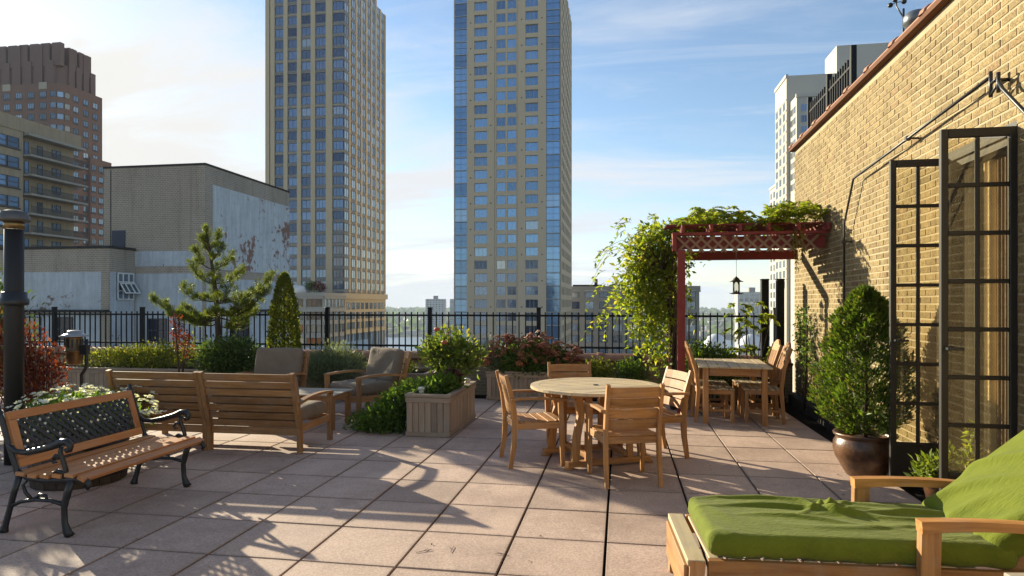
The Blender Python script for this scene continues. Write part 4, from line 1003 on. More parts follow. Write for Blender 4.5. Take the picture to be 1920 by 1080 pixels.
P = np.concatenate(TP); D = np.concatenate(TD); Ls = np.linalg.norm(D, axis=1)*.074*(.6+.7*rng.random(len(P)))
leaves_obj('needles', P, D, Ls, .10, NEEDLE, pi_)
# shrubs along the fence
shrub('dark_shrub', 'rounded dark green shrub behind the sofa, left of the armchair', 'shrub', (-6.4, 9.75, .38), [(0, 0, .32, .62, .45, .42), (.35, -.05, .30, .40, .4, .40), (-.35, .05, .25, .36, .36, .32)], 6500, .055, .45, LF_DARK, stem=7, zmin=.0)
shrub('yellow_hedge', 'low yellow green hedge along the foot of the fence', 'hedge', (-8.75, 10.35, .36), [(-.9, 0, .18, .42, .3, .22), (-.2, .05, .2, .45, .3, .26), (.5, 0, .24, .45, .32, .28), (1.15, -.05, .24, .38, .3, .26), (1.25, .05, .45, .14, .14, .25)], 5200, .05, .42, LF_YEL, stem=12, zmin=0)
shrub('grey_shrub', 'soft grey green bush spilling over the planter behind the armchairs', 'shrub', (-4.62, 9.95, .36), [(0, 0, .24, .55, .45, .38), (.35, -.15, .12, .4, .35, .28), (-.2, -.3, .05, .45, .3, .3)], 9000, .075, .12, LF_GREY, stem=6, rise=.9, zmin=-.2)
shrub('yellow_green_shrub', 'small yellow green leafy plant beside the grey green bush', 'plant', (-3.85, 10.2, .36), [(0, 0, .16, .36, .3, .26), (.35, 0, .12, .26, .25, .2)], 1900, .06, .32, LF_YEL, stem=5, zmin=0)
r = shrub('red_shrub', 'red leaved barberry shrub with upright shoots beside the black flue pipe', 'shrub', (-6.55, 6.35, 0), [(0, 0, .42, .42, .4, .36), (-.14, 0, .95, .08, .08, .5), (.14, .1, .9, .07, .08, .35), (-.28, 0, 1.08, .08, .08, .48), (.05, .05, 1.0, .10, .1, .32), (.3, 0, .82, .16, .14, .26), (-.5, .1, .9, .14, .14, .5), (-.75, .2, 1.0, .3, .3, .75)], 3600, .055, .42, LF_RED, rise=.9, clump=.45)
m = MB()
for k in range(16):
    a = k*2.4; q = .1+.35*rnd.random(); m.tube([(.05*math.cos(a), .05*math.sin(a), 0), (q*.6*math.cos(a), q*.6*math.sin(a), .5), (q*math.cos(a)-.1, q*math.sin(a), .95+.4*rnd.random())], [.009, .006, .003], 5)
m.build('stem', BARK, r)
shrub('red_weeping_shrub', 'slim red leaved shoots rising beside the pine tree', 'shrub', (-6.95, 9.35, .36), [(-.1, 0, .75, .10, .1, .35), (.12, 0, .55, .12, .12, .28), (-.12, 0, 1.1, .05, .05, .14)], 420, .05, .4, LF_RED, stem=6, rise=.3)
# white asters in the barrel
def asters(label, loc, blobs, nl, nf, par_name='white_asters'):
    r = shrub(par_name, label, 'flowers', loc, blobs, nl, .06, .30, LF_MID, stem=8, rise=.6, zmin=0)
    P, d = blob_points(blobs, nf, .93, .0); P = P[d[:, 2] > -.15]; d = d[d[:, 2] > -.15]
    V, Dd = [], []
    for p, q in zip(P, d):
        ax = q*.5+np.array([0, 0, 1.0])+rng.normal(size=3)*.25; ax /= np.linalg.norm(ax); u = np.cross(ax, [1, .3, 0]); u /= np.linalg.norm(u); w = np.cross(ax, u)
        for k in range(9):
            a = 2*PI*k/9; V.append(p+ax*.02); Dd.append(u*math.cos(a)+w*math.sin(a)+ax*.25)
    leaves_obj('flowers', np.array(V), np.array(Dd), np.repeat(.034*(.6+.6*rng.random(len(V)//9)), 9), .5, PETAL, r, .1)
asters('white flowering asters in the half barrel behind the bench', (-4.66, 5.05, .36), [(0, 0, .12, .42, .40, .22), (.10, .32, .11, .26, .28, .24), (-.4, .15, .20, .36, .36, .2)], 4200, 480)
asters('white flowering asters between bench and black flue pipe', (-5.45, 5.75, 0), [(0, 0, .46, .42, .38, .26), (-.1, -.25, .40, .38, .34, .24), (.35, .35, .42, .34, .34, .24)], 3400, 360)
# left evergreen hedge outside the frame and its twigs; shades the bench
shrub('tall_hedge', 'tall green hedge beyond the left edge of the terrace', 'hedge', (-8.6, 6.6, 0), [(0, 0, 1.0, .6, 1.2, 1.05), (.45, .95, 1.05, .45, .5, .95), (-.1, -1.3, 1.0, .6, 1.0, 1.05), (-.6, .6, 1.5, .5, .8, .8), (-.2, -.9, 1.7, .35, .6, .7), (-1.0, 1.7, 1.7, .6, .5, .8)], 15000, .09, .42, LF_DARK, stem=14, clump=.5)
LF_ROSE = leafmat('leaf_rose', (.07, .115, .02), (.17, .22, .045), .5, (.28, .27, .08))
# centre planter
r = shrub('rose_shrub', 'bushy shrub with light green leaves in the square cedar planter', 'shrub', (-2.2, 8.22, .44), [(0, 0, .42, .38, .34, .30), (-.28, 0, .48, .28, .26, .24), (.30, .05, .36, .26, .26, .25), (.02, 0, .72, .14, .14, .16), (.34, .1, .6, .1, .1, .12), (-.36, 0, .62, .08, .1, .1), (.12, 0, .78, .07, .07, .14), (.42, 0, .42, .07, .1, .1), (-.1, 0, .8, .06, .06, .1)], 1350, .085, .46, LF_ROSE, stem=20, rise=.3, clump=.55, shell=.15)
P, d = blob_points([(0, 0, .5, .40, .36, .3)], 240, .7); leaves_obj('pale_leaves', P, d+np.array([0, 0, .4]), .06*(.6+.8*rng.random(240)), .5, LF_YEL, r)
for x, y, z in ((.0, -.28, .62), (-.12, -.2, .78)):
    m = MB(); m.lathe([(.006, -.02), (.03, -.01), (.038, .01), (.028, .03), (.01, .034)], 9, (x, y, z)); m.build('rose', plain('rose_petal', (.38, .09, .06), .6, .3), r)
shrub('trailing_ivy', 'dark green trailing plant cascading from the cedar planter to the floor', 'plant', (-2.5, 7.75, 0), [(.08, -.05, .52, .30, .4, .14), (-.16, 0, .36, .20, .45, .24), (-.33, -.05, .2, .26, .45, .20), (-.55, -.10, .08, .36, .42, .13), (-.3, -.3, .08, .35, .2, .12)], 6500, .055, .5, LF_MID, rise=.1, clump=.3, shell=.7)
shrub('planter_foliage', 'low leafy plant filling the front of the cedar planter', 'plant', (-2.2, 7.72, .44), [(0, 0, .1, .2, .3, .16), (.12, .25, .08, .14, .2, .2)], 800, .07, .5, LF_MID, stem=3, zmin=0)
shrub('purple_heuchera', 'small purple leaved plant in the cedar planter', 'plant', (-2.1, 8.02, .44), [(0, 0, .14, .13, .12, .12)], 150, .07, .8, leafmat('leaf_purple', (.05, .012, .02), (.10, .025, .035), .3), stem=3)
# sedum
r = shrub('rust_sedum', 'wide clump of sedum with rust red flower heads in a cedar planter', 'flowers', (-1.45, 10.42, .40), [(-.35, 0, .28, .42, .3, .30), (.2, 0, .30, .48, .32, .32), (.55, -.05, .16, .25, .25, .22), (-.1, -.2, .15, .6, .2, .2)], 3600, .075, .36, LF_MID, stem=12, rise=.7, zmin=0)
def head_mesh():
    m = MB()
    for i in range(26):
        a = i*2.4; q = .050*math.sqrt(i/26); x, y, z = q*math.cos(a), q*math.sin(a), .034*(1-(q/.055)**2)+rnd.uniform(-.006, .006)
        s = .013; v = [(x-s, y, z), (x, y-s, z), (x+s, y, z), (x, y+s, z), (x, y, z+.014)]; m.add(v, [(0, 1, 4), (1, 2, 4), (2, 3, 4), (3, 0, 4), (3, 2, 1, 0)])
    return m.mesh('flower_head', SEDUM)
hm = head_mesh()
for k in range(230):
    u = rnd.uniform(-.86, .82); v = rnd.uniform(-.30, .25); top = .60-.28*(u/.85)**2-.22*(v/.35)**2*(.5 if v < 0 else 1); z = top+rnd.uniform(-.26, .07)+.05*math.sin(u*9)-(.10 if v < -.15 else 0)
    link('flower_head', hm, None, r, Matrix.Translation((u, v, max(.16, z))) @ Euler((rnd.uniform(-.5, .5)+v*-1.2, rnd.uniform(-.5, .5)+u*.4, rnd.random()*6)).to_matrix().to_4x4() @ Matrix.Scale(rnd.uniform(.95, 1.45), 4))
shrub('silver_plant', 'pale silvery plant at the left end of the sedum planter', 'plant', (-2.08, 10.35, .42), [(0, 0, .25, .15, .15, .28), (.08, -.05, .1, .16, .15, .2), (-.06, 0, .5, .09, .08, .16)], 1700, .045, .3, LF_SILVER, stem=8, rise=.7)
for k, (x, lab) in enumerate(((-.42, 'low yellow green plant right behind the rear armchair'), (.1, 'low yellow green plant on the parapet left of the floodlight'))):
    shrub('low_plant', lab, 'plant', (x, 10.6, .0), [(0, 0, .50, .35, .22, .20), (.1, 0, .35, .32, .22, .3)], 1300, .05, .4, LF_YEL if k == 0 else LF_MID, stem=4)
# vine over the pergola
vn = thing('climbing_vine', 'big yellow green climbing vine around the red pergola post', 'vine', (.62, 9.75, 0))
blobs = [(-.10, .1, 2.42, .55, .45, .40), (-.42, .1, 2.05, .44, .4, .46), (-.34, 0, 1.55, .46, .38, .36), (-.52, 0, 1.45, .36, .3, .22), (.05, .1, 1.85, .30, .35, .5), (.30, .2, 1.75, .26, .3, .42),
         (-.12, 0, 1.08, .26, .26, .26), (.02, -.1, .75, .13, .16, .32), (.0, -.12, .28, .30, .26, .34), (-.2, .15, 2.62, .36, .35, .2), (.35, .3, 2.66, .5, .4, .20), (-.1, .2, 2.68, .4, .4, .22)]
P, d = blob_points(blobs, 6200, .2, .5); P[:, 2] = np.maximum(P[:, 2], .03)
keep = ~((P[:, 0] > .42) & (P[:, 2] < 2.3) & (rng.random(len(P)) < .6)) & ~((P[:, 0] > .12) & (P[:, 2] < 1.3) & (P[:, 2] > .7)); P, d = P[keep], d[keep]
D = d*.8+rng.normal(size=P.shape)*.6+np.array([0, 0, -.3]); leaves_obj('foliage', P, D, .088*(.5+.9*rng.random(len(P))), .44, LF_VINE, vn)
SP, SD = [], []; m = MB()
for k in range(60):
    b_ = blobs[rnd.choice((0, 1, 1, 2, 3, 9, 10, 11, 5))]; q = rng.normal(size=3); q /= np.linalg.norm(q); q[0] -= .3
    p = Vector((b_[0]+b_[3]*q[0]*.9, b_[1]+b_[4]*q[1]*.9, b_[2]+b_[5]*q[2]*.9)); d_ = Vector(q).normalized(); ln = rnd.uniform(.12, .34); pts = [p+d_*ln*i/5+Vector((0, 0, -.9*ln*(i/5)**2)) for i in range(6)]
    m.tube(pts, .0025, 4)
    for i in range(1, 6):
        for sg in (-1, 1): SP.append(pts[i]); SD.append(d_*.5+Vector((rnd.uniform(-1, 1), rnd.uniform(-1, 1), rnd.uniform(-.9, .2))))
leaves_obj('shoot_leaves', np.array(SP), np.array(SD), .075*(.6+.8*rng.random(len(SP))), .42, LF_VINE, vn); m.build('shoot', BARK, vn, None, 'stuff')
m = MB()
for k in range(5):
    a = k*1.3; m.tube([(.18+.06*math.cos(a), .05+.06*math.sin(a), 0), (.16+.05*math.cos(a+1.5), .06*math.sin(a+1.5), .9), (.12+.07*math.cos(a+3), .06*math.sin(a+3), 1.7), (.0+.3*math.cos(a), .2*math.sin(a), 2.4)], [.028, .024, .018, .008], 6)
for k in range(26):
    a = rnd.random()*6.28; q = rnd.uniform(.3, .6); m.tube([(0, 0, 2.0), (q*.6*math.cos(a)-.1, q*.5*math.sin(a), 2.2+.3*rnd.random()), (q*math.cos(a)-.15, q*math.sin(a), 1.9+.8*rnd.random())], [.008, .005, .003], 4)
m.tube([(-.3, 0, 2.3), (-.6, 0, 2.5), (-.85, .0, 2.38), (-.93, 0, 2.25)], .003, 4)
m.build('stem', BARK, vn)
def frond_plant(name, label, loc, specs, mat, nleaf=13, L=.085, w=.34):
    r = thing(name, label, 'vine', loc); V, Dd = [], []; m = MB()
    for (x, y, z, dx, dy, dz, ln) in specs:
        p = Vector((x, y, z)); d = Vector((dx, dy, dz)).normalized(); pts = []
        for i in range(6): pts.append(p + d*ln*i/5 + Vector((0, 0, -.55*ln*(i/5)**2)))
        m.tube(pts, .0035, 4)
        for i in range(1, 6):
            dd = (pts[i]-pts[i-1]).normalized(); sd_ = dd.cross(Vector((0, 0, 1))).normalized()
            for q in (.0, .5):
                for sg in (-1, 1): V.append(pts[i].lerp(pts[i-1], q)); Dd.append(dd*.7+sd_*sg*.9+Vector((0, 0, rnd.uniform(-.4, .1))))
        V.append(pts[-1]); Dd.append(dd)
    V = np.array(V); leaves_obj('foliage', V, np.array(Dd), L*(.7+.6*rng.random(len(V))), w, mat, r, .2, np.array([0, 0, 1.0])); m.build('stem', BARK, r); return r
sp = []
for k in range(240):
    x = rnd.uniform(.85, 2.3); y = rnd.uniform(9.25, 10.7); a = rnd.random()*6.28; h_ = .03+.24*math.exp(-((x-1.3)/.35)**2)
    sp.append((x, y, 2.66+h_*rnd.random(), math.cos(a), math.sin(a), rnd.uniform(.35, 1.1), rnd.uniform(.16, .36)))
frond_plant('wisteria', 'feathery wisteria foliage lying on top of the red pergola', (0, 0, 0), sp, LF_VINE)
sp = []
for k in range(80):
    x = 2.3+rnd.uniform(-.25, .38); y = rnd.uniform(9.2, 9.9); a = rnd.random()*6.28
    sp.append((x, y, 2.66+.2*rnd.random(), math.cos(a)*.8, math.sin(a)*.8, rnd.uniform(.8, 2.0), rnd.uniform(.22, .42)))
sp += [(2.3, 9.26, 2.6, .1, -.1, -1, .35), (2.35, 9.25, 2.62, .1, -.2, -.6, .3)]
frond_plant('wisteria', 'bright feathery wisteria shoots at the wall end of the pergola', (0, 0, 0), sp, LF_VINE)
shrub('dark_shrub', 'dark bushy shrub under the pergola behind the dining table', 'shrub', (1.40, 10.5, 0), [(-.1, 0, .6, .45, .3, .42), (.2, 0, .45, .4, .3, .45), (-.35, 0, .75, .2, .2, .3)], 4600, .06, .42, LF_MID, stem=8)
sp = []
for k in range(36):
    x = rnd.uniform(1.72, 2.35); z = rnd.uniform(.7, 1.65)-abs(x-2.0)*.2; a = rnd.random()*6.28
    sp.append((x, 10.62+rnd.uniform(-.1, .1), z, math.cos(a), math.sin(a), rnd.uniform(-.2, .6), rnd.uniform(.1, .2)))
r = frond_plant('sapling', 'thin leafy climber in front of the fence beside the black posts', (0, 0, 0), sp, LF_VINE, 8, .075, .5)
m = MB()
for k in range(5): m.tube([(2.0+.03*k, 10.6, 0), (1.95+.06*k, 10.62, .8), (1.75+.15*k, 10.62, 1.5)], [.01, .007, .003], 5)
m.build('stem', BARK, r)
# vine on the wall above the strip
shrub('wall_climber', 'sparse climber on the brick wall beside the dining chairs', 'vine', (2.62, 9.9, 0), [(.03, 0, .9, .06, .5, .7), (.02, .4, 1.2, .06, .3, .4)], 700, .05, .5, LF_MID, stem=5, rise=-.2)
# small pot plant in the corner behind the chaise
cp = thing('small_pot', 'small dark pot behind the chaise beside the glass doors', 'pot', (2.42, 5.42, 0))
m = MB(); m.lathe([(.09, 0), (.13, .18), (.135, .22), (.12, .22), (.115, .19)], 20); m.build('pot_body', GLAZE, cp); m = MB(); m.lathe([(.117, .195), (.01, .20)], 14); m.build('soil', SOIL, cp)
shrub('potted_plant', 'bright leafy plant in the small pot behind the chaise', 'plant', (2.42, 5.42, .2), [(0, 0, .10, .20, .18, .13), (-.1, -.05, .05, .16, .14, .12), (.1, .0, .2, .12, .1, .12)], 620, .06, .42, leafmat('leaf_bright', (.09, .14, .015), (.19, .22, .03), .4), stem=6, zmin=0)
shrub('tall_sprig', 'thin upright leafy sprig in front of the near door leaf', 'plant', (2.50, 5.18, 0), [(0, 0, .40, .05, .05, .22), (.02, 0, .62, .04, .04, .14)], 130, .05, .4, LF_VINE, stem=2)
# fallen leaves and twigs on the floor
n = 70; P = np.stack([rng.uniform(-5, 2.2, n), rng.uniform(3.2, 9, n), np.full(n, .006)], 1); D = np.stack([rng.normal(size=n), rng.normal(size=n), rng.normal(size=n)*.05], 1)
fo = leaves_obj('fallen_leaves', P, D, .03*(.5+rng.random(n)), .45, leafmat('leaf_dry', (.10, .06, .02), (.22, .14, .05), .2), None, .15, np.array([0, 0, 4.0]))
m = MB(); m.tube([(-.05, 0, .002), (.055, .004, .003)], .0016, 4); m.tube([(.0, .002, .003), (.04, .035, .003)], .0012, 4)
tw = m.mesh('twig', BARK)
for k, (x, y) in enumerate(((-1.22, 3.92), (-1.05, 3.98), (-.72, 3.96))):
    o = link('twig', tw); o.location = (x, y, .004); o.rotation_euler = (0, 0, .6+k); tag(o, ('dry twig lying leftmost of the three on the sunlit pavers in front', 'dry twig lying in the middle of the three on the sunlit pavers', 'dry twig lying nearest the chaise on the sunlit pavers')[k], 'twig', 'twigs on the pavers')

# ------------------------------------------------------------------ buildings
def winmesh(w, h, nx=2, ny=1, fr=.06, dp=.10, gl=None, fm=None):
    key = ('win', round(w, 2), round(h, 2), nx, ny, round(fr, 3), gl.name, fm.name)
    if key in CH: return CH[key]
    m = MB(); m.box(-w/2, w/2, 0, dp*.5, -h/2, h/2, 0)
    for i in range(nx+1):
        x = -w/2+(w)*i/nx; x = min(max(x, -w/2+fr/2), w/2-fr/2); m.box(x-fr/2, x+fr/2, -dp*.5, -.002, -h/2, h/2, 1)
    for j in range(ny+1):
        z = -h/2+h*j/ny; z = min(max(z, -h/2+fr/2), h/2-fr/2); m.box(-w/2, w/2, -dp*.45, -.004, z-fr/2, z+fr/2, 1)
    CH[key] = m.mesh('window', [gl, fm]); return CH[key]
class Facade:
    """places things on a wall plane: u along it, z up, d outward"""
    def __init__(s, root, o, rz): s.root = root; s.m = Matrix.Translation(o) @ Matrix.Rotation(rz, 4, 'Z'); s.nw = 0; s.extra = {}
    def slab(s, name, mat, u0, u1, z0, z1, d0, d1):
        link(name, chbox(round(u1-u0, 3), round(d1-d0, 3), round(z1-z0, 3), .02, mat), None, s.root, s.m @ Matrix.Translation(((u0+u1)/2, -(d0+d1)/2, (z0+z1)/2)))
    def win(s, u0, u1, z0, z1, d, gl, fm, nx=2, ny=1, limit=300, fr=.06):
        me = winmesh(u1-u0, z1-z0, nx, ny, fr, .1, gl, fm); mt = s.m @ Matrix.Translation(((u0+u1)/2, -d, (z0+z1)/2))
        cnt = s.root.get('_n', 0)
        if cnt < limit: link('window', me, None, s.root, mt); s.root['_n'] = cnt+1
        else: s.extra.setdefault((gl.name, fm.name), []).append((me, mt))
    def flush(s):
        for (g, f), lst in s.extra.items():
            V, F, M_ = [], [], []
            for me, mt in lst:
                o = len(V); V += [tuple(mt @ v.co) for v in me.vertices]; F += [[i+o for i in p.vertices] for p in me.polygons]; M_ += [p.material_index for p in me.polygons]
            link('window_field', np_mesh('window_field', V, F, [bpy.data.materials[g], bpy.data.materials[f]], M_), None, s.root, None, 'stuff')
        s.extra = {}
def bodybox(root, mat, x0, x1, y0, y1, z0, z1, name='wall'):
    m = MB(); m.box(x0, x1, y0, y1, z0, z1); return m.build(name, mat, root)
G_BLUE = glass_far('tower_glass', (.05, .07, .12), (.16, .22, .33))
G_SKY = glass_far('sky_glass', (.12, .20, .32), (.19, .32, .50), .985)
G_GREY = glass_far('grey_glass', (.09, .11, .13), (.19, .235, .28), .93)
FRAME_D = plain('dark_frame', (.05, .052, .055), .5); FRAME_L = plain('pale_frame', (.42, .43, .42), .5)
G_BRT = glass_far('bright_glass', (.18, .22, .27), (.36, .42, .47), .9)
T1S = stone('tower_limestone', (.56, .46, .31), (.48, .39, .26), .3); T1D = stone('tower_spandrel', (.22, .21, .20), (.28, .27, .25), .5)
T2S = stone('tower_sandstone', (.58, .47, .33), (.50, .41, .29), .3)
GY = -72
# tower one: piers and dark spandrels
t1 = thing('apartment_tower', 'tall limestone tower with dark window strips, left of the two towers', 'tower', (-80, 169, GY))
t1.location = (0, 0, 0)
bodybox(t1, T1D, -90.3, -69.2, 154.8, 176.9, GY, 98); bodybox(t1, T1D, -90.2, -69.25, 176.9, 183.6, GY, 86.6)
F1 = Facade(t1, (-90.4, 154.7, 0), 0); FW = 21.3; FL = 2.95
bays = [(2.55, 5.05), (6.15, 8.75), (9.85, 12.5), (13.7, 16.6), (18.35, 21.2)]
piers = [(0, 1.1), (1.4, 2.55), (5.05, 6.15), (8.75, 9.85), (12.5, 13.7), (16.6, 18.35)]
for a, b in piers: F1.slab('pier', T1S, a, b, 4.2, 98, 0, .55)
nf = 32
for k in range(nf):
    z = 4.2+k*FL
    F1.slab('spandrel', T1D, 1.1, FW, z, z+.85, -.05, .22)
    F1.slab('string_course', T1S if k % 4 == 0 else T1D, 1.1, FW+.0, z+.36, z+.5, .0, .27)
    for a, b in bays: F1.win(a+.05, b-.05, z+.87, z+FL-.02, .10, G_BLUE, FRAME_D, 3 if b-a > 2.7 else 2, 1, 170)
F1b = Facade(t1, (-69.1, 154.7, 0), PI/2); 
for k in range(nf):
    z = 4.2+k*FL; lim = 29.0 if z < 84 else 22.1
    F1b.slab('spandrel', T1D, 0, lim, z, z+.8, -.05, .12)
    for j in range(8):
        a = .1 if j == 0 else 1.0+j*3.5; b = a+(2.3 if j else 2.6)
        if b > lim: continue
        F1b.win(a, b, z+.82, z+FL-.02, .06, G_BRT, FRAME_D, 2, 1, 300)
for j in range(9):
    a = 2.9+(j*3.5 if j else 0) - (0 if j else .0); a = 2.75 if j == 0 else 1.0+j*3.5+2.35; a = min(a, 28.2)
    F1b.slab('pier', T1S, a, min(a+1.1, 29), 4.2, 98 if a < 21 else 87, 0, .2)
F1.flush(); F1b.flush()
F1b.slab('cornice', T1S, -.5, 29.3, 2.6, 4.1, -.05, .75); F1b.slab('cornice', T1S, -.5, 29.3, -6.4, -5.4, -.05, .7)
for k in range(3):
    for j in range(9): 
        F1b.win(1.2+j*3.05, 3.2+j*3.05, -5.2+k*2.55, -5.2+k*2.55+1.75, .25, G_GREY, FRAME_D, 2, 1, 330)
F1b.slab('base_wall', T1S, 0, 29, -5.4, 2.6, -.02, .2)
for j in range(14): F1b.slab('mullion', FRAME_L, .4+j*2.1, .62+j*2.1, -22, -6.4, .2, .5)
F1b.slab('shopfront_glass', G_SKY, 0, 29, -22, -6.4, -.02, .2)
F1b.flush()
# podium wing in front of tower one
pd = thing('podium_wing', 'pale stone podium with roof garden at the foot of the left tower', 'building', (0, 0, 0))
POD = stone('podium_stone', (.46, .42, .36), (.39, .36, .31), .4)
bodybox(pd, POD, -92, -68.75, 142.3, 154.2, GY, 3.4)
P1 = Facade(pd, (-92, 142.3, 0), 0); P2 = Facade(pd, (-68.75, 142.3, 0), PI/2)
G_OR = glass_far('orange_reflection_glass', (.20, .09, .035), (.10, .10, .11), .8)  # orange of reflected light is painted into these panes
for k in range(5):
    z = -12+k*3.05
    P1.slab('band', POD, 0, 23.4, z+2.35, z+3.05, 0, .3)
    for j in range(5): P1.win(.8+j*4.6, 4.6+j*4.6, z+.5, z+2.3, .05, G_OR if (j+k) % 3 else G_GREY, FRAME_D, 3, 1)
    P2.slab('band', POD, 0, 11.8, z+2.35, z+3.05, 0, .35)
    for j in range(6): P2.win(.5+j*1.95, 1.8+j*1.95, z+.3, z+2.3, .05, G_GREY, FRAME_D, 1, 1)
P1.slab('cornice', POD, -.3, 23.9, 3.2, 4.0, -.5, .5); P2.slab('cornice', POD, 0, 12, 3.2, 4.0, -.3, .5)
for k in range(9): P1.slab('pier', POD, .0+k*2.3 if k else 0, (.7+k*2.3), -20, 3.2, 0, .25) if k % 2 == 0 else None
for k, (x, y) in enumerate(((-84.5, 146), (-77.5, 146.5))):
    dm = MB(); dm.lathe([(2.1, 0), (2.1, .9), (1.9, 1.6), (1.2, 2.1), (.05, 2.3)], 20); o = dm.build('roof_dome', plain('white_tent', (.62, .62, .62), .6)); o.location = (x, y, 3.7)
    tag(o, ('white rounded roof tent farther left on the podium roof garden', 'white rounded roof tent right of its twin on the podium roof garden')[k], 'tent')
for k, (x, y, mt) in enumerate(((-81, 148.5, LF_RED), (-75.5, 149, LF_MID), (-72.5, 148, LF_RED))):
    shrub('roof_tree', ('reddish roof garden shrub between the white tents', 'green roof garden shrub at the foot of the left tower', 'reddish roof garden shrub nearest the tower corner')[k], 'shrub', (x, y, 3.7), [(0, 0, 2.0, 1.8, 1.4, 1.6), (1, 0, 1.4, 1.2, 1, 1.2)], 700, .35, .5, mt, stem=4)

# tower two: sandstone with punched windows and glass corners
t2 = thing('apartment_tower', 'tall tan tower with blue glass corners, right of the two towers', 'tower', (0, 0, 0))
bodybox(t2, T1D, -37.5, -13.5, 144.9, 177.9, GY, 78)
F2 = Facade(t2, (-37.6, 144.8, 0), 0); S0 = 24.2
gb = [(0, 2.9), (21.15, 24.2)]; wb = [(4.65, 7.6, 3), (9.75, 11.85, 2), (12.3, 14.35, 2), (16.45, 19.3, 3)]
for a, b in ((2.9, 4.65), (7.6, 9.3), (14.75, 16.45), (19.3, 21.15)): F2.slab('pier', T2S, a, b, GY, 78, 0, .45)
for a, b in ((9.3, 9.75), (11.85, 12.3), (14.35, 14.75)): F2.slab('pier', T2S, a, b, GY, 78, 0, .22)
FL2 = 2.95; nk = 38
for k in range(nk):
    z = -36+k*FL2
    for a, b, n_ in wb:
        dd = .445 if n_ == 3 else .216
        F2.slab('spandrel', T2S, a, b, z, z+1.0, 0, dd); F2.win(a+.03, b-.03, z+1.01, z+FL2-.01, .06, G_BLUE if k < 16 else G_SKY, FRAME_L, n_, 1, 170)
    for a, b in gb:
        F2.slab('floor_band', FRAME_L, a, b, z+.03, z+.17, .10, .26); F2.win(a, b, z+.17, z+FL2, .10, G_SKY, FRAME_D, 2, 2, 300, .05)
    if k % 2 == 0:
        for x in (3.8, 8.5, 15.6, 20.2): F2.slab('vent', IRON, x-.14, x+.14, z+1.1, z+1.38, .44, .47)
F2.slab('corner_post', FRAME_L, -.12, .02, GY, 78, 0, .2)
F2c = Facade(t2, (-37.6, 177.9, 0), -PI/2); F2c.slab('side_wall', T2S, 0, 33, GY, 78, -.05, .3)
F2b = Facade(t2, (-13.4, 144.8, 0), PI/2)
for j in range(9): F2b.slab('pier', T2S, .1+j*3.8, 1.9+j*3.8, GY, 78, 0, .25)
for k in range(nk):
    z = -36+k*FL2; F2b.slab('spandrel', T2S, 1.9, 32.3, z, z+1.1, -.02, .22)
    for j in range(8): F2b.win(1.95+j*3.8, 3.85+j*3.8, z+1.1, z+FL2, .12, G_GREY, FRAME_D, 1, 1, 300)
F2.flush(); F2b.flush()

# lower building right of tower two
mb = thing('office_block', 'grey stone block with paired dark windows right of the tan tower', 'building', (0, 0, 0))
MS = stone('block_stone', (.32, .295, .255), (.27, .25, .22), .4)
bodybox(mb, T1D, -14.8, 22, 190.1, 215, GY, 5.0)
F3 = Facade(mb, (-15, 190, 0), 0); cols = [(.6+k*4.1, 3.2+k*4.1) for k in range(9)]; FL3 = 3.25
xs = [0]+[c for ab in cols for c in ab]+[37]
for a, b in zip(xs[0::2], xs[1::2]): F3.slab('pier', MS, a, b, GY, 5.2, 0, .4)
for k in range(9):
    z = 5.2-FL3*(k+1)
    for a, b in cols: F3.slab('spandrel', MS, a, b, z, z+1.15, 0, .38 if k else .36); F3.win(a+.05, b-.05, z+1.15, z+FL3-(.0 if k else .45), .08, G_BLUE, FRAME_D, 2, 1)
F3.slab('parapet', MS, -.3, 37.3, 5.2, 6.4, -1, .5); F3.slab('cornice', MS, -.4, 37.4, 4.75, 5.15, -.5, .62)
F3.slab('chimney', MEMB, 7.4, 8.3, 6.4, 8.6, -3, -2); F3.slab('roof_box', MEMB, 1, 9.5, 6.4, 6.95, -6, -2); F3.slab('roof_box', MEMB, 12, 16, 6.4, 7.0, -5, -2)

# brown tower on the left
bt = thing('brown_tower', 'tall reddish brown tower with fluted crown at the far left', 'tower', (0, 0, 0))
BB = stone('brown_brick', (.17, .105, .08), (.225, .14, .11), .5); BB2 = stone('crown_panel', (.15, .10, .088), (.20, .135, .118), .25)
fxl, fyl, rad_ = -172., 149., 3.2
def corner_pts(x0, xc, y0, y1, r_): 
    return [(x0, y0)]+[(xc-r_+r_*math.sin(t*PI/12), y0+r_-r_*math.cos(t*PI/12)) for t in range(7)]+[(xc, y1)]
def prism(root, name, mat, pts, back, z0, z1):
    poly = pts+back; n = len(poly); v = [(x, y, z) for z in (z0, z1) for x, y in poly]
    link(name, np_mesh(name, v, [tuple(range(n))[::-1], tuple(range(n, 2*n))]+[(i, (i+1) % n, n+(i+1) % n, n+i) for i in range(n)], [mat]), None, root)
prism(bt, 'wall', BB, corner_pts(fxl, -146, fyl, 163.0, rad_), [(fxl, 163)], GY, 60)
prism(bt, 'wall', BB, [(-160, 158), (-145.2, 158)], [(-145.2, 165.5), (-160, 165.5)], GY, 42)
FB = Facade(bt, (fxl, fyl, 0), 0); FBr = Facade(bt, (-146, fyl, 0), PI/2); FBx = Facade(bt, (-145.2, 158, 0), PI/2)
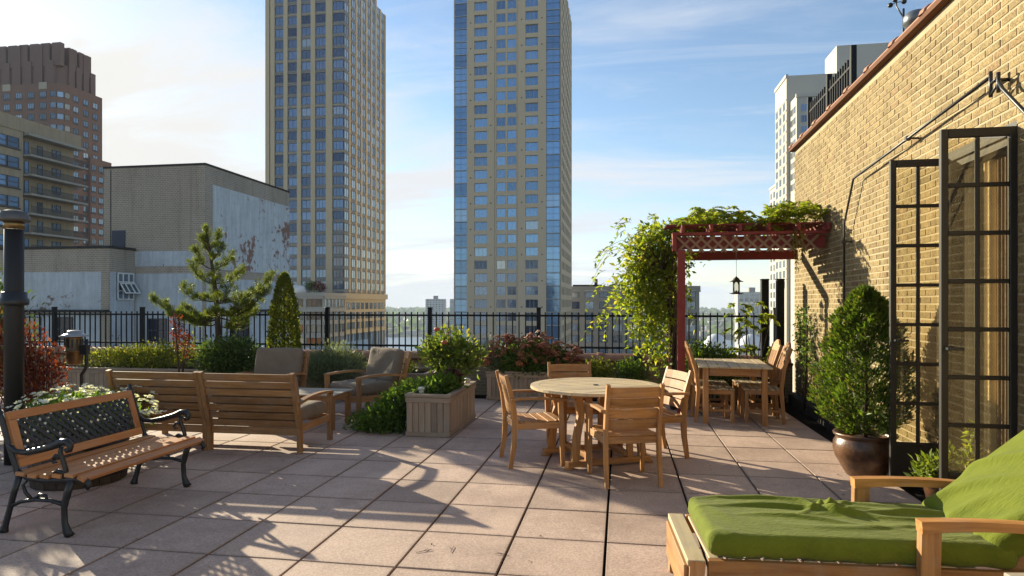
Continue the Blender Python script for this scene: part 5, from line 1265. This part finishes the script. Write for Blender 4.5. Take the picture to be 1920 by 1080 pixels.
for k in range(15):
    z = 57.3-k*2.95
    if k < 6:
        for j in range(6): FB.win(1.0+j*3.75, 3.0+j*3.75, z-1.0, z+.45, .06, G_GREY, FRAME_D, 3, 1); FB.slab('sill', FRAME_D, 1.0+j*3.75, 3.0+j*3.75, z-1.45, z-1.02, .02, .12)
    for t in range(3):
        a0, a1 = PI/2*(.04+t*.32), PI/2*(.04+t*.32+.28); r1 = rad_+.08
        p0 = Vector((-146-rad_+r1*math.sin(a0), fyl+rad_-r1*math.cos(a0), 0)); p1 = Vector((-146-rad_+r1*math.sin(a1), fyl+rad_-r1*math.cos(a1), 0)); d = p1-p0
        if k < 9: Facade(bt, p0, math.atan2(d.y, d.x)).win(0, d.length, z-1.0, z+.5, 0, G_GREY, FRAME_D, 1, 1); 
    for j in range(3): FBr.win(4.0+j*3.3, 5.7+j*3.3, z-1.0, z+.45, .06, G_GREY, FRAME_D, 2, 1); FBr.slab('sill', FRAME_D, 4.0+j*3.3, 5.7+j*3.3, z-1.4, z-1.02, .02, .1)
    if z < 40:
        for j in range(3): FBx.win(.3+j*2.5, 1.9+j*2.5, z-1.0, z+.45, .06, G_GREY, FRAME_D, 2, 1); FBx.slab('sill', FRAME_D, .3+j*2.5, 1.9+j*2.5, z-1.4, z-1.02, .02, .12)
prism(bt, 'crown', BB2, corner_pts(fxl, -147.2, fyl+1, 160.5, rad_), [(fxl, 160.5)], 60, 65.6)
prism(bt, 'crown', BB2, corner_pts(fxl, -148.0, fyl+1.6, 158.0, rad_), [(fxl, 158.0)], 65.6, 70.2)
FC = Facade(bt, (fxl, fyl+1, 0), 0); FC2 = Facade(bt, (-147.2, fyl+1, 0), PI/2)
for j in range(7): FC.slab('crown_panel', BB2, .4+j*3.4, 2.9+j*3.4, 60, 70.6 if j % 2 else 66.2, -.7, .5)
for j in range(7): FC.slab('crown_panel', BB2, 2.2+j*3.4, 4.9+j*3.4, 64.8, 70.9, -1, .25)
for j in range(4): FC2.slab('crown_panel', BB2, 2.6+j*2.4, 4.3+j*2.4, 60, 66.2 if j % 2 else 70.5, -1.2, .45)
for j in range(3): FC2.slab('crown_panel', BB2, 3.8+j*2.4, 5.4+j*2.4, 64.8, 70.7, -1.2, .2)
for j in (0, 3): FB.slab('louvre_panel', plain('louvre_beige', (.34, .31, .24), .7), .8+j*3.75+7.4, 3.2+j*3.75+7.4, 58.4, 60.2, .0, .1)

# balcony block in front of the brown tower
bb = thing('balcony_block', 'tan brick apartment block with stacked dark balconies at the left', 'building', (0, 0, 0))
BK = far_brick('block_brick', (.36, .285, .19), (.42, .335, .225), (.44, .37, .27), 4)
bodybox(bb, BK, -100, -87.7, 76.3, 83, GY, 28.2); bodybox(bb, BK, -100, -88.6, 83, 93.0, GY, 28.2)
FA = Facade(bb, (-87.7, 76.2, 0), PI/2); CONC = plain('balcony_concrete', (.30, .28, .24), .8)
FA.slab('parapet', BK, 0, 17.2, 27.0, 29.0, -.9, .12); FA.slab('canopy', CONC, 6.9, 17.4, 26.55, 26.95, -.9, .9)
for k in range(8):
    z = 25.6-k*2.9
    for j in range(3): FA.win(.3+j*1.95-.0, 2.15+j*1.95, z-1.3, z+.3, .08, G_SKY, FRAME_D, 1, 2, 300, .12)
    FA.slab('window_band', FRAME_D, .2, 6.3, z-1.5, z-1.32, .02, .2)
    zb = z-1.9
    FA.slab('balcony_slab', CONC, 6.9, 17.4, zb-.28, zb, -.9, 1.3)
    FA.win(6.95, 7.7, zb+.1, zb+2.0, .02, G_SKY, FRAME_D, 1, 1)
    FA.win(10.0, 10.9, zb+.05, zb+2.1, -.83, G_GREY, FRAME_D, 1, 1); FA.win(12.6, 14.2, zb+.9, zb+2.1, -.83, G_GREY, FRAME_D, 2, 1)
    FA.slab('balcony_rail', FRAME_D, 6.9, 17.4, zb+.98, zb+1.05, 1.18, 1.26); FA.slab('balcony_rail', FRAME_D, 6.9, 17.4, zb+.1, zb+.16, 1.18, 1.26)
    m = MB()
    for q in range(70): m.box(6.95+q*.149, 6.99+q*.149, -1.24, -1.20, zb+.16, zb+.98)
    link('balcony_bars', m.mesh('balcony_bars', FRAME_D), None, bb, FA.m, 'stuff')

# beige windowless block and its low wing
bg_ = thing('beige_block', 'windowless beige brick block with peeling white painted side', 'building', (0, 0, 0))
BE = far_brick('beige_brick', (.30, .24, .18), (.36, .29, .22), (.52, .47, .40), 2.1)
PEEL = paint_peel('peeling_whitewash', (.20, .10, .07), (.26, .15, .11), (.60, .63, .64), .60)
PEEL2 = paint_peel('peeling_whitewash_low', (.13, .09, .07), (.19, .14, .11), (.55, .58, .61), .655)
bodybox(bg_, BE, -32.4, -25.3, 36.3, 46.6, -14, 10.1)
FG = Facade(bg_, (-32.4, 36.3, 0), 0); FGr = Facade(bg_, (-25.3, 36.3, 0), PI/2)
FG.slab('roof_edge', MEMB, -.05, 7.15, 10.1, 10.22, -.2, .06); FGr.slab('roof_edge', MEMB, .061, 10.35, 10.1, 10.22, -.2, .055)
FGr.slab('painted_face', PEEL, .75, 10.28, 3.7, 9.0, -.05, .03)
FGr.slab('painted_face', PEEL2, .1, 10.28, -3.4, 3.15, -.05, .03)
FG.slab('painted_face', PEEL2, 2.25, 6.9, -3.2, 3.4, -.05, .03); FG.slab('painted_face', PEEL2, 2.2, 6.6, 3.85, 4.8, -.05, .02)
FG.slab('steel_door', plain('blue_grey_door', (.03, .035, .06), .6), .62, 1.55, 4.95, 6.15, -.05, .06); FG.slab('pipe', IRON, .5, .53, 5, 10, .0, .05)
for a in (.5, 6.1): FG.slab('brick_joint', plain('pale_joint', (.30, .25, .2), .9), a, a+.03, 3.6, 10.1, 0, .015)
lw = thing('low_wing', 'low beige brick wing with white painted wall and open window', 'building', (0, 0, 0))
bodybox(lw, BE, -48, -30.15, 34.2, 36.29, -14, 4.85)
FLw = Facade(lw, (-48, 34.2, 0), 0); FLr = Facade(lw, (-30.15, 34.2, 0), PI/2)
FLw.slab('roof_edge', MEMB, 0, 17.93, 4.85, 5.0, -2, .1); FLr.slab('roof_edge', MEMB, -.099, 2.08, 4.85, 5.0, -2, .09)
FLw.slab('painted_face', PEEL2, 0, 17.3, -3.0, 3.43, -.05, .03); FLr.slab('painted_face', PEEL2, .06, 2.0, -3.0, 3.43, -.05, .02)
WH = plain('white_window_frame', (.62, .62, .60), .5)
FLr.win(.5, 1.85, 1.75, 3.4, .10, G_GREY, WH, 3, 3, 300, .07)
wo_ = link('open_sash', winmesh(1.25, .75, 3, 1, .07, .08, G_GREY, WH), None, lw, FLr.m @ Matrix.Translation((1.17, -.42, 2.45)) @ Matrix.Rotation(R(-32), 4, 'X'))
FLw.slab('ledge', MEMB, 0, 17.9, 1.0, 1.16, 0, .5); FGr.slab('ledge', MEMB, -.0, 10.3, .95, 1.1, .03, .4)
for a, b in ((9.7, 10.9), (12.0, 13.2), (14.3, 15.4)): FLw.win(a, b, -.75, .72, .06, glass_far('dark_window', (.012, .014, .03), (.02, .025, .05), .97), FRAME_D, 1, 2)
FGr.win(3.0, 4.6, -.9, .6, .06, glass_far('dark_window', (.012, .014, .03), (.02, .025, .05), .97), FRAME_D, 1, 2)
FG.win(3.2, 4.5, -.9, .6, .06, glass_far('dark_window', (.012, .014, .03), (.02, .025, .05), .97), FRAME_D, 1, 2)
# neighbouring roof seen through the fence
nr = thing('neighbour_roof', 'pale lower roof with white parapet seen through the fence', 'building', (0, 0, 0))
PALE = plain('pale_roof_coating', (.27, .29, .32), .8, .3, 0.0, .15, .5)
bodybox(nr, PALE, -48, -9, 13.5, 34.1, -14, -3.3, 'roof')
m = MB(); m.box(-48, -9, 26, 26.3, -3.3, -2.2); m.box(-9.3, -9, 13.5, 26, -3.3, -2.3); m.box(-24.6, -24.3, 26.3, 60, -14, -2.0); m.build('parapet', plain('white_coating', (.45, .47, .49), .8, .3, 0.0, .15, 1), nr)
bodybox(nr, PALE, -24.3, -9, 34.1, 62, -14, -5.0, 'roof')
m = MB(); m.box(-24.3, -9, 61.7, 62, -5, -3.6); m.build('parapet', plain('white_coating', (.45, .47, .49), .8, .3, 0.0, .15, 1), nr)
ac = thing('roof_unit', 'white air conditioning unit on the lower roof behind the fence', 'roof unit', (-27.5, 30, -3.3))
m = MB(); m.box(-.9, .9, -.5, .5, .15, 1.5); m.build('casing', plain('unit_white', (.6, .61, .62), .5), ac)
for k in range(6): m = MB(); m.box(-.8, .8, -.52, -.501, .35+k*.18, .40+k*.18); m.build('grille_slat', FRAME_D, ac)
m = MB(); m.box(-.8, -.7, -.4, .4, 0, .15); m.box(.7, .8, -.4, .4, 0, .15); m.build('foot', FRAME_D, ac)
rr_ = thing('roof_rail', 'white metal railing on the lower roof behind the fence', 'railing', (0, 27.2, -3.3))
board(rr_, 'rail', (-34, 0, 1.1), (-24.6, 0, 1.1), .05, .05, FRAME_L)
for k in range(40): board(rr_, 'baluster', (-33.9+k*.237, 0, 0), (-33.9+k*.237, 0, 1.1), .03, .03, FRAME_L)

# cream block at the right beyond the wall
cb_ = thing('cream_block', 'cream stone apartment block rising behind the brick wall', 'building', (0, 0, 0))
CS = stone('cream_stone', (.50, .47, .41), (.44, .41, .36), .3)
bodybox(cb_, CS, 48, 75, 200.7, 214.5, GY, 68.2); bodybox(cb_, CS, 62.5, 92, 203, 214, 68.2, 77)
bodybox(cb_, CS, 49.0, 55.5, 193.5, 200.6, GY, 60.2)
FX = Facade(cb_, (48, 214.5, 0), -PI/2); FY = Facade(cb_, (49.0, 193.5, 0), 0); FZ = Facade(cb_, (49.0, 200.6, 0), -PI/2)
FX.slab('cornice', CS, -.2, 14.0, 67.6, 68.6, -.5, .3)
for k in range(18):
    z = 60-k*3.1
    for j in range(3): FX.win(1.0+j*4.4, 3.4+j*4.4, z-1.4, z+.8, .06, G_GREY, FRAME_L, 2, 1)
    FX.slab('band', CS, 0, 13.8, z+1.1, z+1.35, 0, .15)
    if k < 8:
        for j in range(2): FY.win(1.2+j*2.6, 2.8+j*2.6, z-4.4, z-2.4, .06, G_BLUE, FRAME_L, 2, 1)
        for j in range(2): FZ.win(.8+j*3.0, 3.0+j*3.0, z-4.4, z-2.4, .06, G_GREY, FRAME_L, 2, 1)
FY.slab('cornice', CS, -.2, 6.6, 59.6, 60.6, -.5, .3); FX.slab('roof_pipe', MEMB, 4, 4.5, 68.6, 70.5, -2, -1.5)
cl2 = thing('cream_block', 'narrow cream block farther away, left of the brick wall end', 'building', (0, 0, 0))
bodybox(cl2, CS, 53.2, 58, 232, 246, GY, 42.5); FQ = Facade(cl2, (53.2, 246, 0), -PI/2)
FQ.slab('cornice', CS, -.2, 14.2, 42.1, 42.9, -.4, .3)
for k in range(14):
    for j in range(3): FQ.win(1.2+j*4.4, 3.2+j*4.4, 38.5-k*3.2, 40.6-k*3.2, .06, G_GREY, FRAME_D, 2, 1)
# far slabs
def far_slab(label, u0, u1, ztop, s, pent=True):
    x0 = s*(-.16544+.98622*(u0-960)/1214); x1 = s*(-.16544+.98622*(u1-960)/1214); y = s*(.98622+.16544*((u0+u1)/2-960)/1214)
    x0, x1, y = round(x0, 1), round(x1, 1), round(y, 1); t = thing('far_tower', label, 'tower', (0, 0, 0)); w = x1-x0
    bodybox(t, stone('far_concrete', (.40, .39, .37), (.34, .33, .32), .2), x0, x1, y, y+w*.6, -80, ztop)
    f = Facade(t, (x0, y, 0), 0); nfl = int((ztop+60)/3); 
    for j in range(6): f.slab('pier', FRAME_L, w*j/6+.4, w*j/6+w*.05+.4, -80, ztop, 0, .4)
    m = MB()
    for k in range(nfl): m.box(0, w, -.15, -.02, ztop-2.2-k*3, ztop-.9-k*3)
    link('window_band', m.mesh('window_band', G_GREY), None, t, f.m, 'stuff')
    if pent: f.slab('penthouse', T1D, w*.4, w*.6, ztop, ztop+4.5, -w*.4, -w*.15)
far_slab('distant grey tower slab between the two tall towers', 797, 832, 7.0, 900)
far_slab('distant grey tower slab partly hidden by the tan tower', 843, 862, 7.0, 905, False)
far_slab('distant pale tower slab seen under the pergola', 1384, 1440, 12, 620)
wb_ = thing('white_house', 'small white building below, seen through the fence under the pergola', 'building', (0, 0, 0))
bodybox(wb_, plain('white_wall', (.62, .61, .58), .7), 38.5, 50, 120, 130, GY, -5.5); fw = Facade(wb_, (38.5, 120, 0), 0)
for k in range(5):
    for j in range(4): fw.win(.6+j*2.8, 2.2+j*2.8, -9.5-k*3.2, -7.6-k*3.2, .05, G_GREY, FRAME_D, 1, 1)
fw.slab('roof_edge', MEMB, -.1, 11.6, -5.5, -5.2, -10, .1)
for k, u in enumerate((20.0, 26.5)):
    dm = MB(); dm.lathe([(6, -8), (6, 0), (5.4, 2.4), (3.8, 4.4), (1.8, 5.6), (.05, 6)], 24); o = dm.build('white_dome', plain('white_dome', (.6, .62, .64), .5)); o.location = (46+k*16.5, 330, -19.5)
    tag(o, ('white dome roof far below the pergola, the left one', 'white dome roof far below the pergola, the right one')[k], 'dome')

# ------------------------------------------------------------------ city ground, river, far shore
m = MB(); v = [(-3500, -900, GY-.5), (3500, -900, GY-.5), (3500, 4600, GY-.5), (-3500, 4600, GY-.5)]; m.add(v, [(0, 1, 2, 3)]); struct('city_ground', m.mesh('city_ground', city_mat()))
m = MB(); m.add([(-3400, 520, GY), (3400, 520, GY), (3400, 1330, GY), (-3400, 1330, GY)], [(0, 1, 2, 3)]); struct('river', m.mesh('river', water_mat()))
nx_, ny_ = 180, 24; X, Y = np.meshgrid(np.linspace(-3400, 3400, nx_), np.linspace(1330, 4400, 24), indexing='ij')
Z = GY + 10*np.clip((Y-1330)/500, 0, 1) + 26*np.clip((Y-1900)/1200, 0, 1)**.7 + 5*np.sin(X*.004+1)*np.clip((Y-1900)/1200, 0, 1) + 2.5*np.sin(X*.017)*np.clip((Y-1900)/1200, 0, 1)
V = np.stack([X, Y, Z], -1).reshape(-1, 3); i = (np.arange(nx_-1)[:, None]*ny_+np.arange(ny_-1)[None]).ravel(); Fq = np.stack([i, i+ny_, i+ny_+1, i+1], 1)
hn = plain('wooded_hill', (.04, .05, .035), .95, .1, 0.0, .5, .02)
struct('far_hills', np_mesh('far_hills', V, Fq, [hn], None, True))
def crowd(name, n, yr, zr, sz, mat, xr=(-1800, 2600)):
    V, F = [], []
    for k in range(n):
        y = rnd.uniform(*yr); x = rnd.uniform(*xr); w, d, h = (rnd.uniform(*sz[0]), rnd.uniform(*sz[0]), rnd.uniform(*sz[1])); z = zr(y); o = len(V)
        V += [(a, b, c) for a in (x-w, x+w) for b in (y-d, y+d) for c in (z-10, z+h)]; F += [[q+o for q in t] for t in ((0, 1, 3, 2), (4, 6, 7, 5), (0, 4, 5, 1), (2, 3, 7, 6), (1, 5, 7, 3))]
    o = link(name, np_mesh(name, V, F, [mat])); o['kind'] = 'stuff'; return o
hz = lambda y: GY + 10*max(0, min(1, (y-1330)/500)) + 26*max(0, min(1, (y-1900)/1200))**.7
N = NB('town_blocks'); g_ = N.n('ShaderNodeNewGeometry'); TOWN = N.set(N.ramp(g_.outputs['Random Per Island'], [(0, (.12, .10, .09)), (.5, (.26, .22, .19)), (1, (.45, .43, .40))]), .9, .2)
crowd('far_town', 1800, (1340, 3200), hz, ((6, 16), (4, 13)), TOWN)
n = 9000; P = np.stack([rng.uniform(-2000, 2800, n), rng.uniform(1345, 3200, n), np.zeros(n)], 1); P[:, 2] = [hz(y) for y in P[:, 1]]
fw_ = leaves_obj('far_woods', P, rng.normal(size=(n, 3))*.5+np.array([0, 0, .7]), 16*(.5+rng.random(n)), 1.3, LF_DARK, None)
crowd('roof_clutter', 260, (180, 515), lambda y: GY+rnd.uniform(22, 40), ((1.2, 3), (2, 5)), TOWN, (-60, 260))
crowd('near_town', 420, (180, 515), lambda y: GY, ((6, 14), (8, 36)), TOWN, (-60, 260))

# ------------------------------------------------------------------ haze over the river and the far shore
m = MB(); m.box(-3650, 3650, -950, 4750, GY-2, 101.5)
N = NB('haze_air'); N.t.nodes.remove(N.b); hv = N.n('ShaderNodeVolumePrincipled'); hv.inputs['Color'].default_value = (.74, .84, 1, 1); hv.inputs['Density'].default_value = .00016
N.l(hv.outputs[0], N.out.inputs['Volume'])
o = m.build('haze', N.m); o['kind'] = 'stuff'
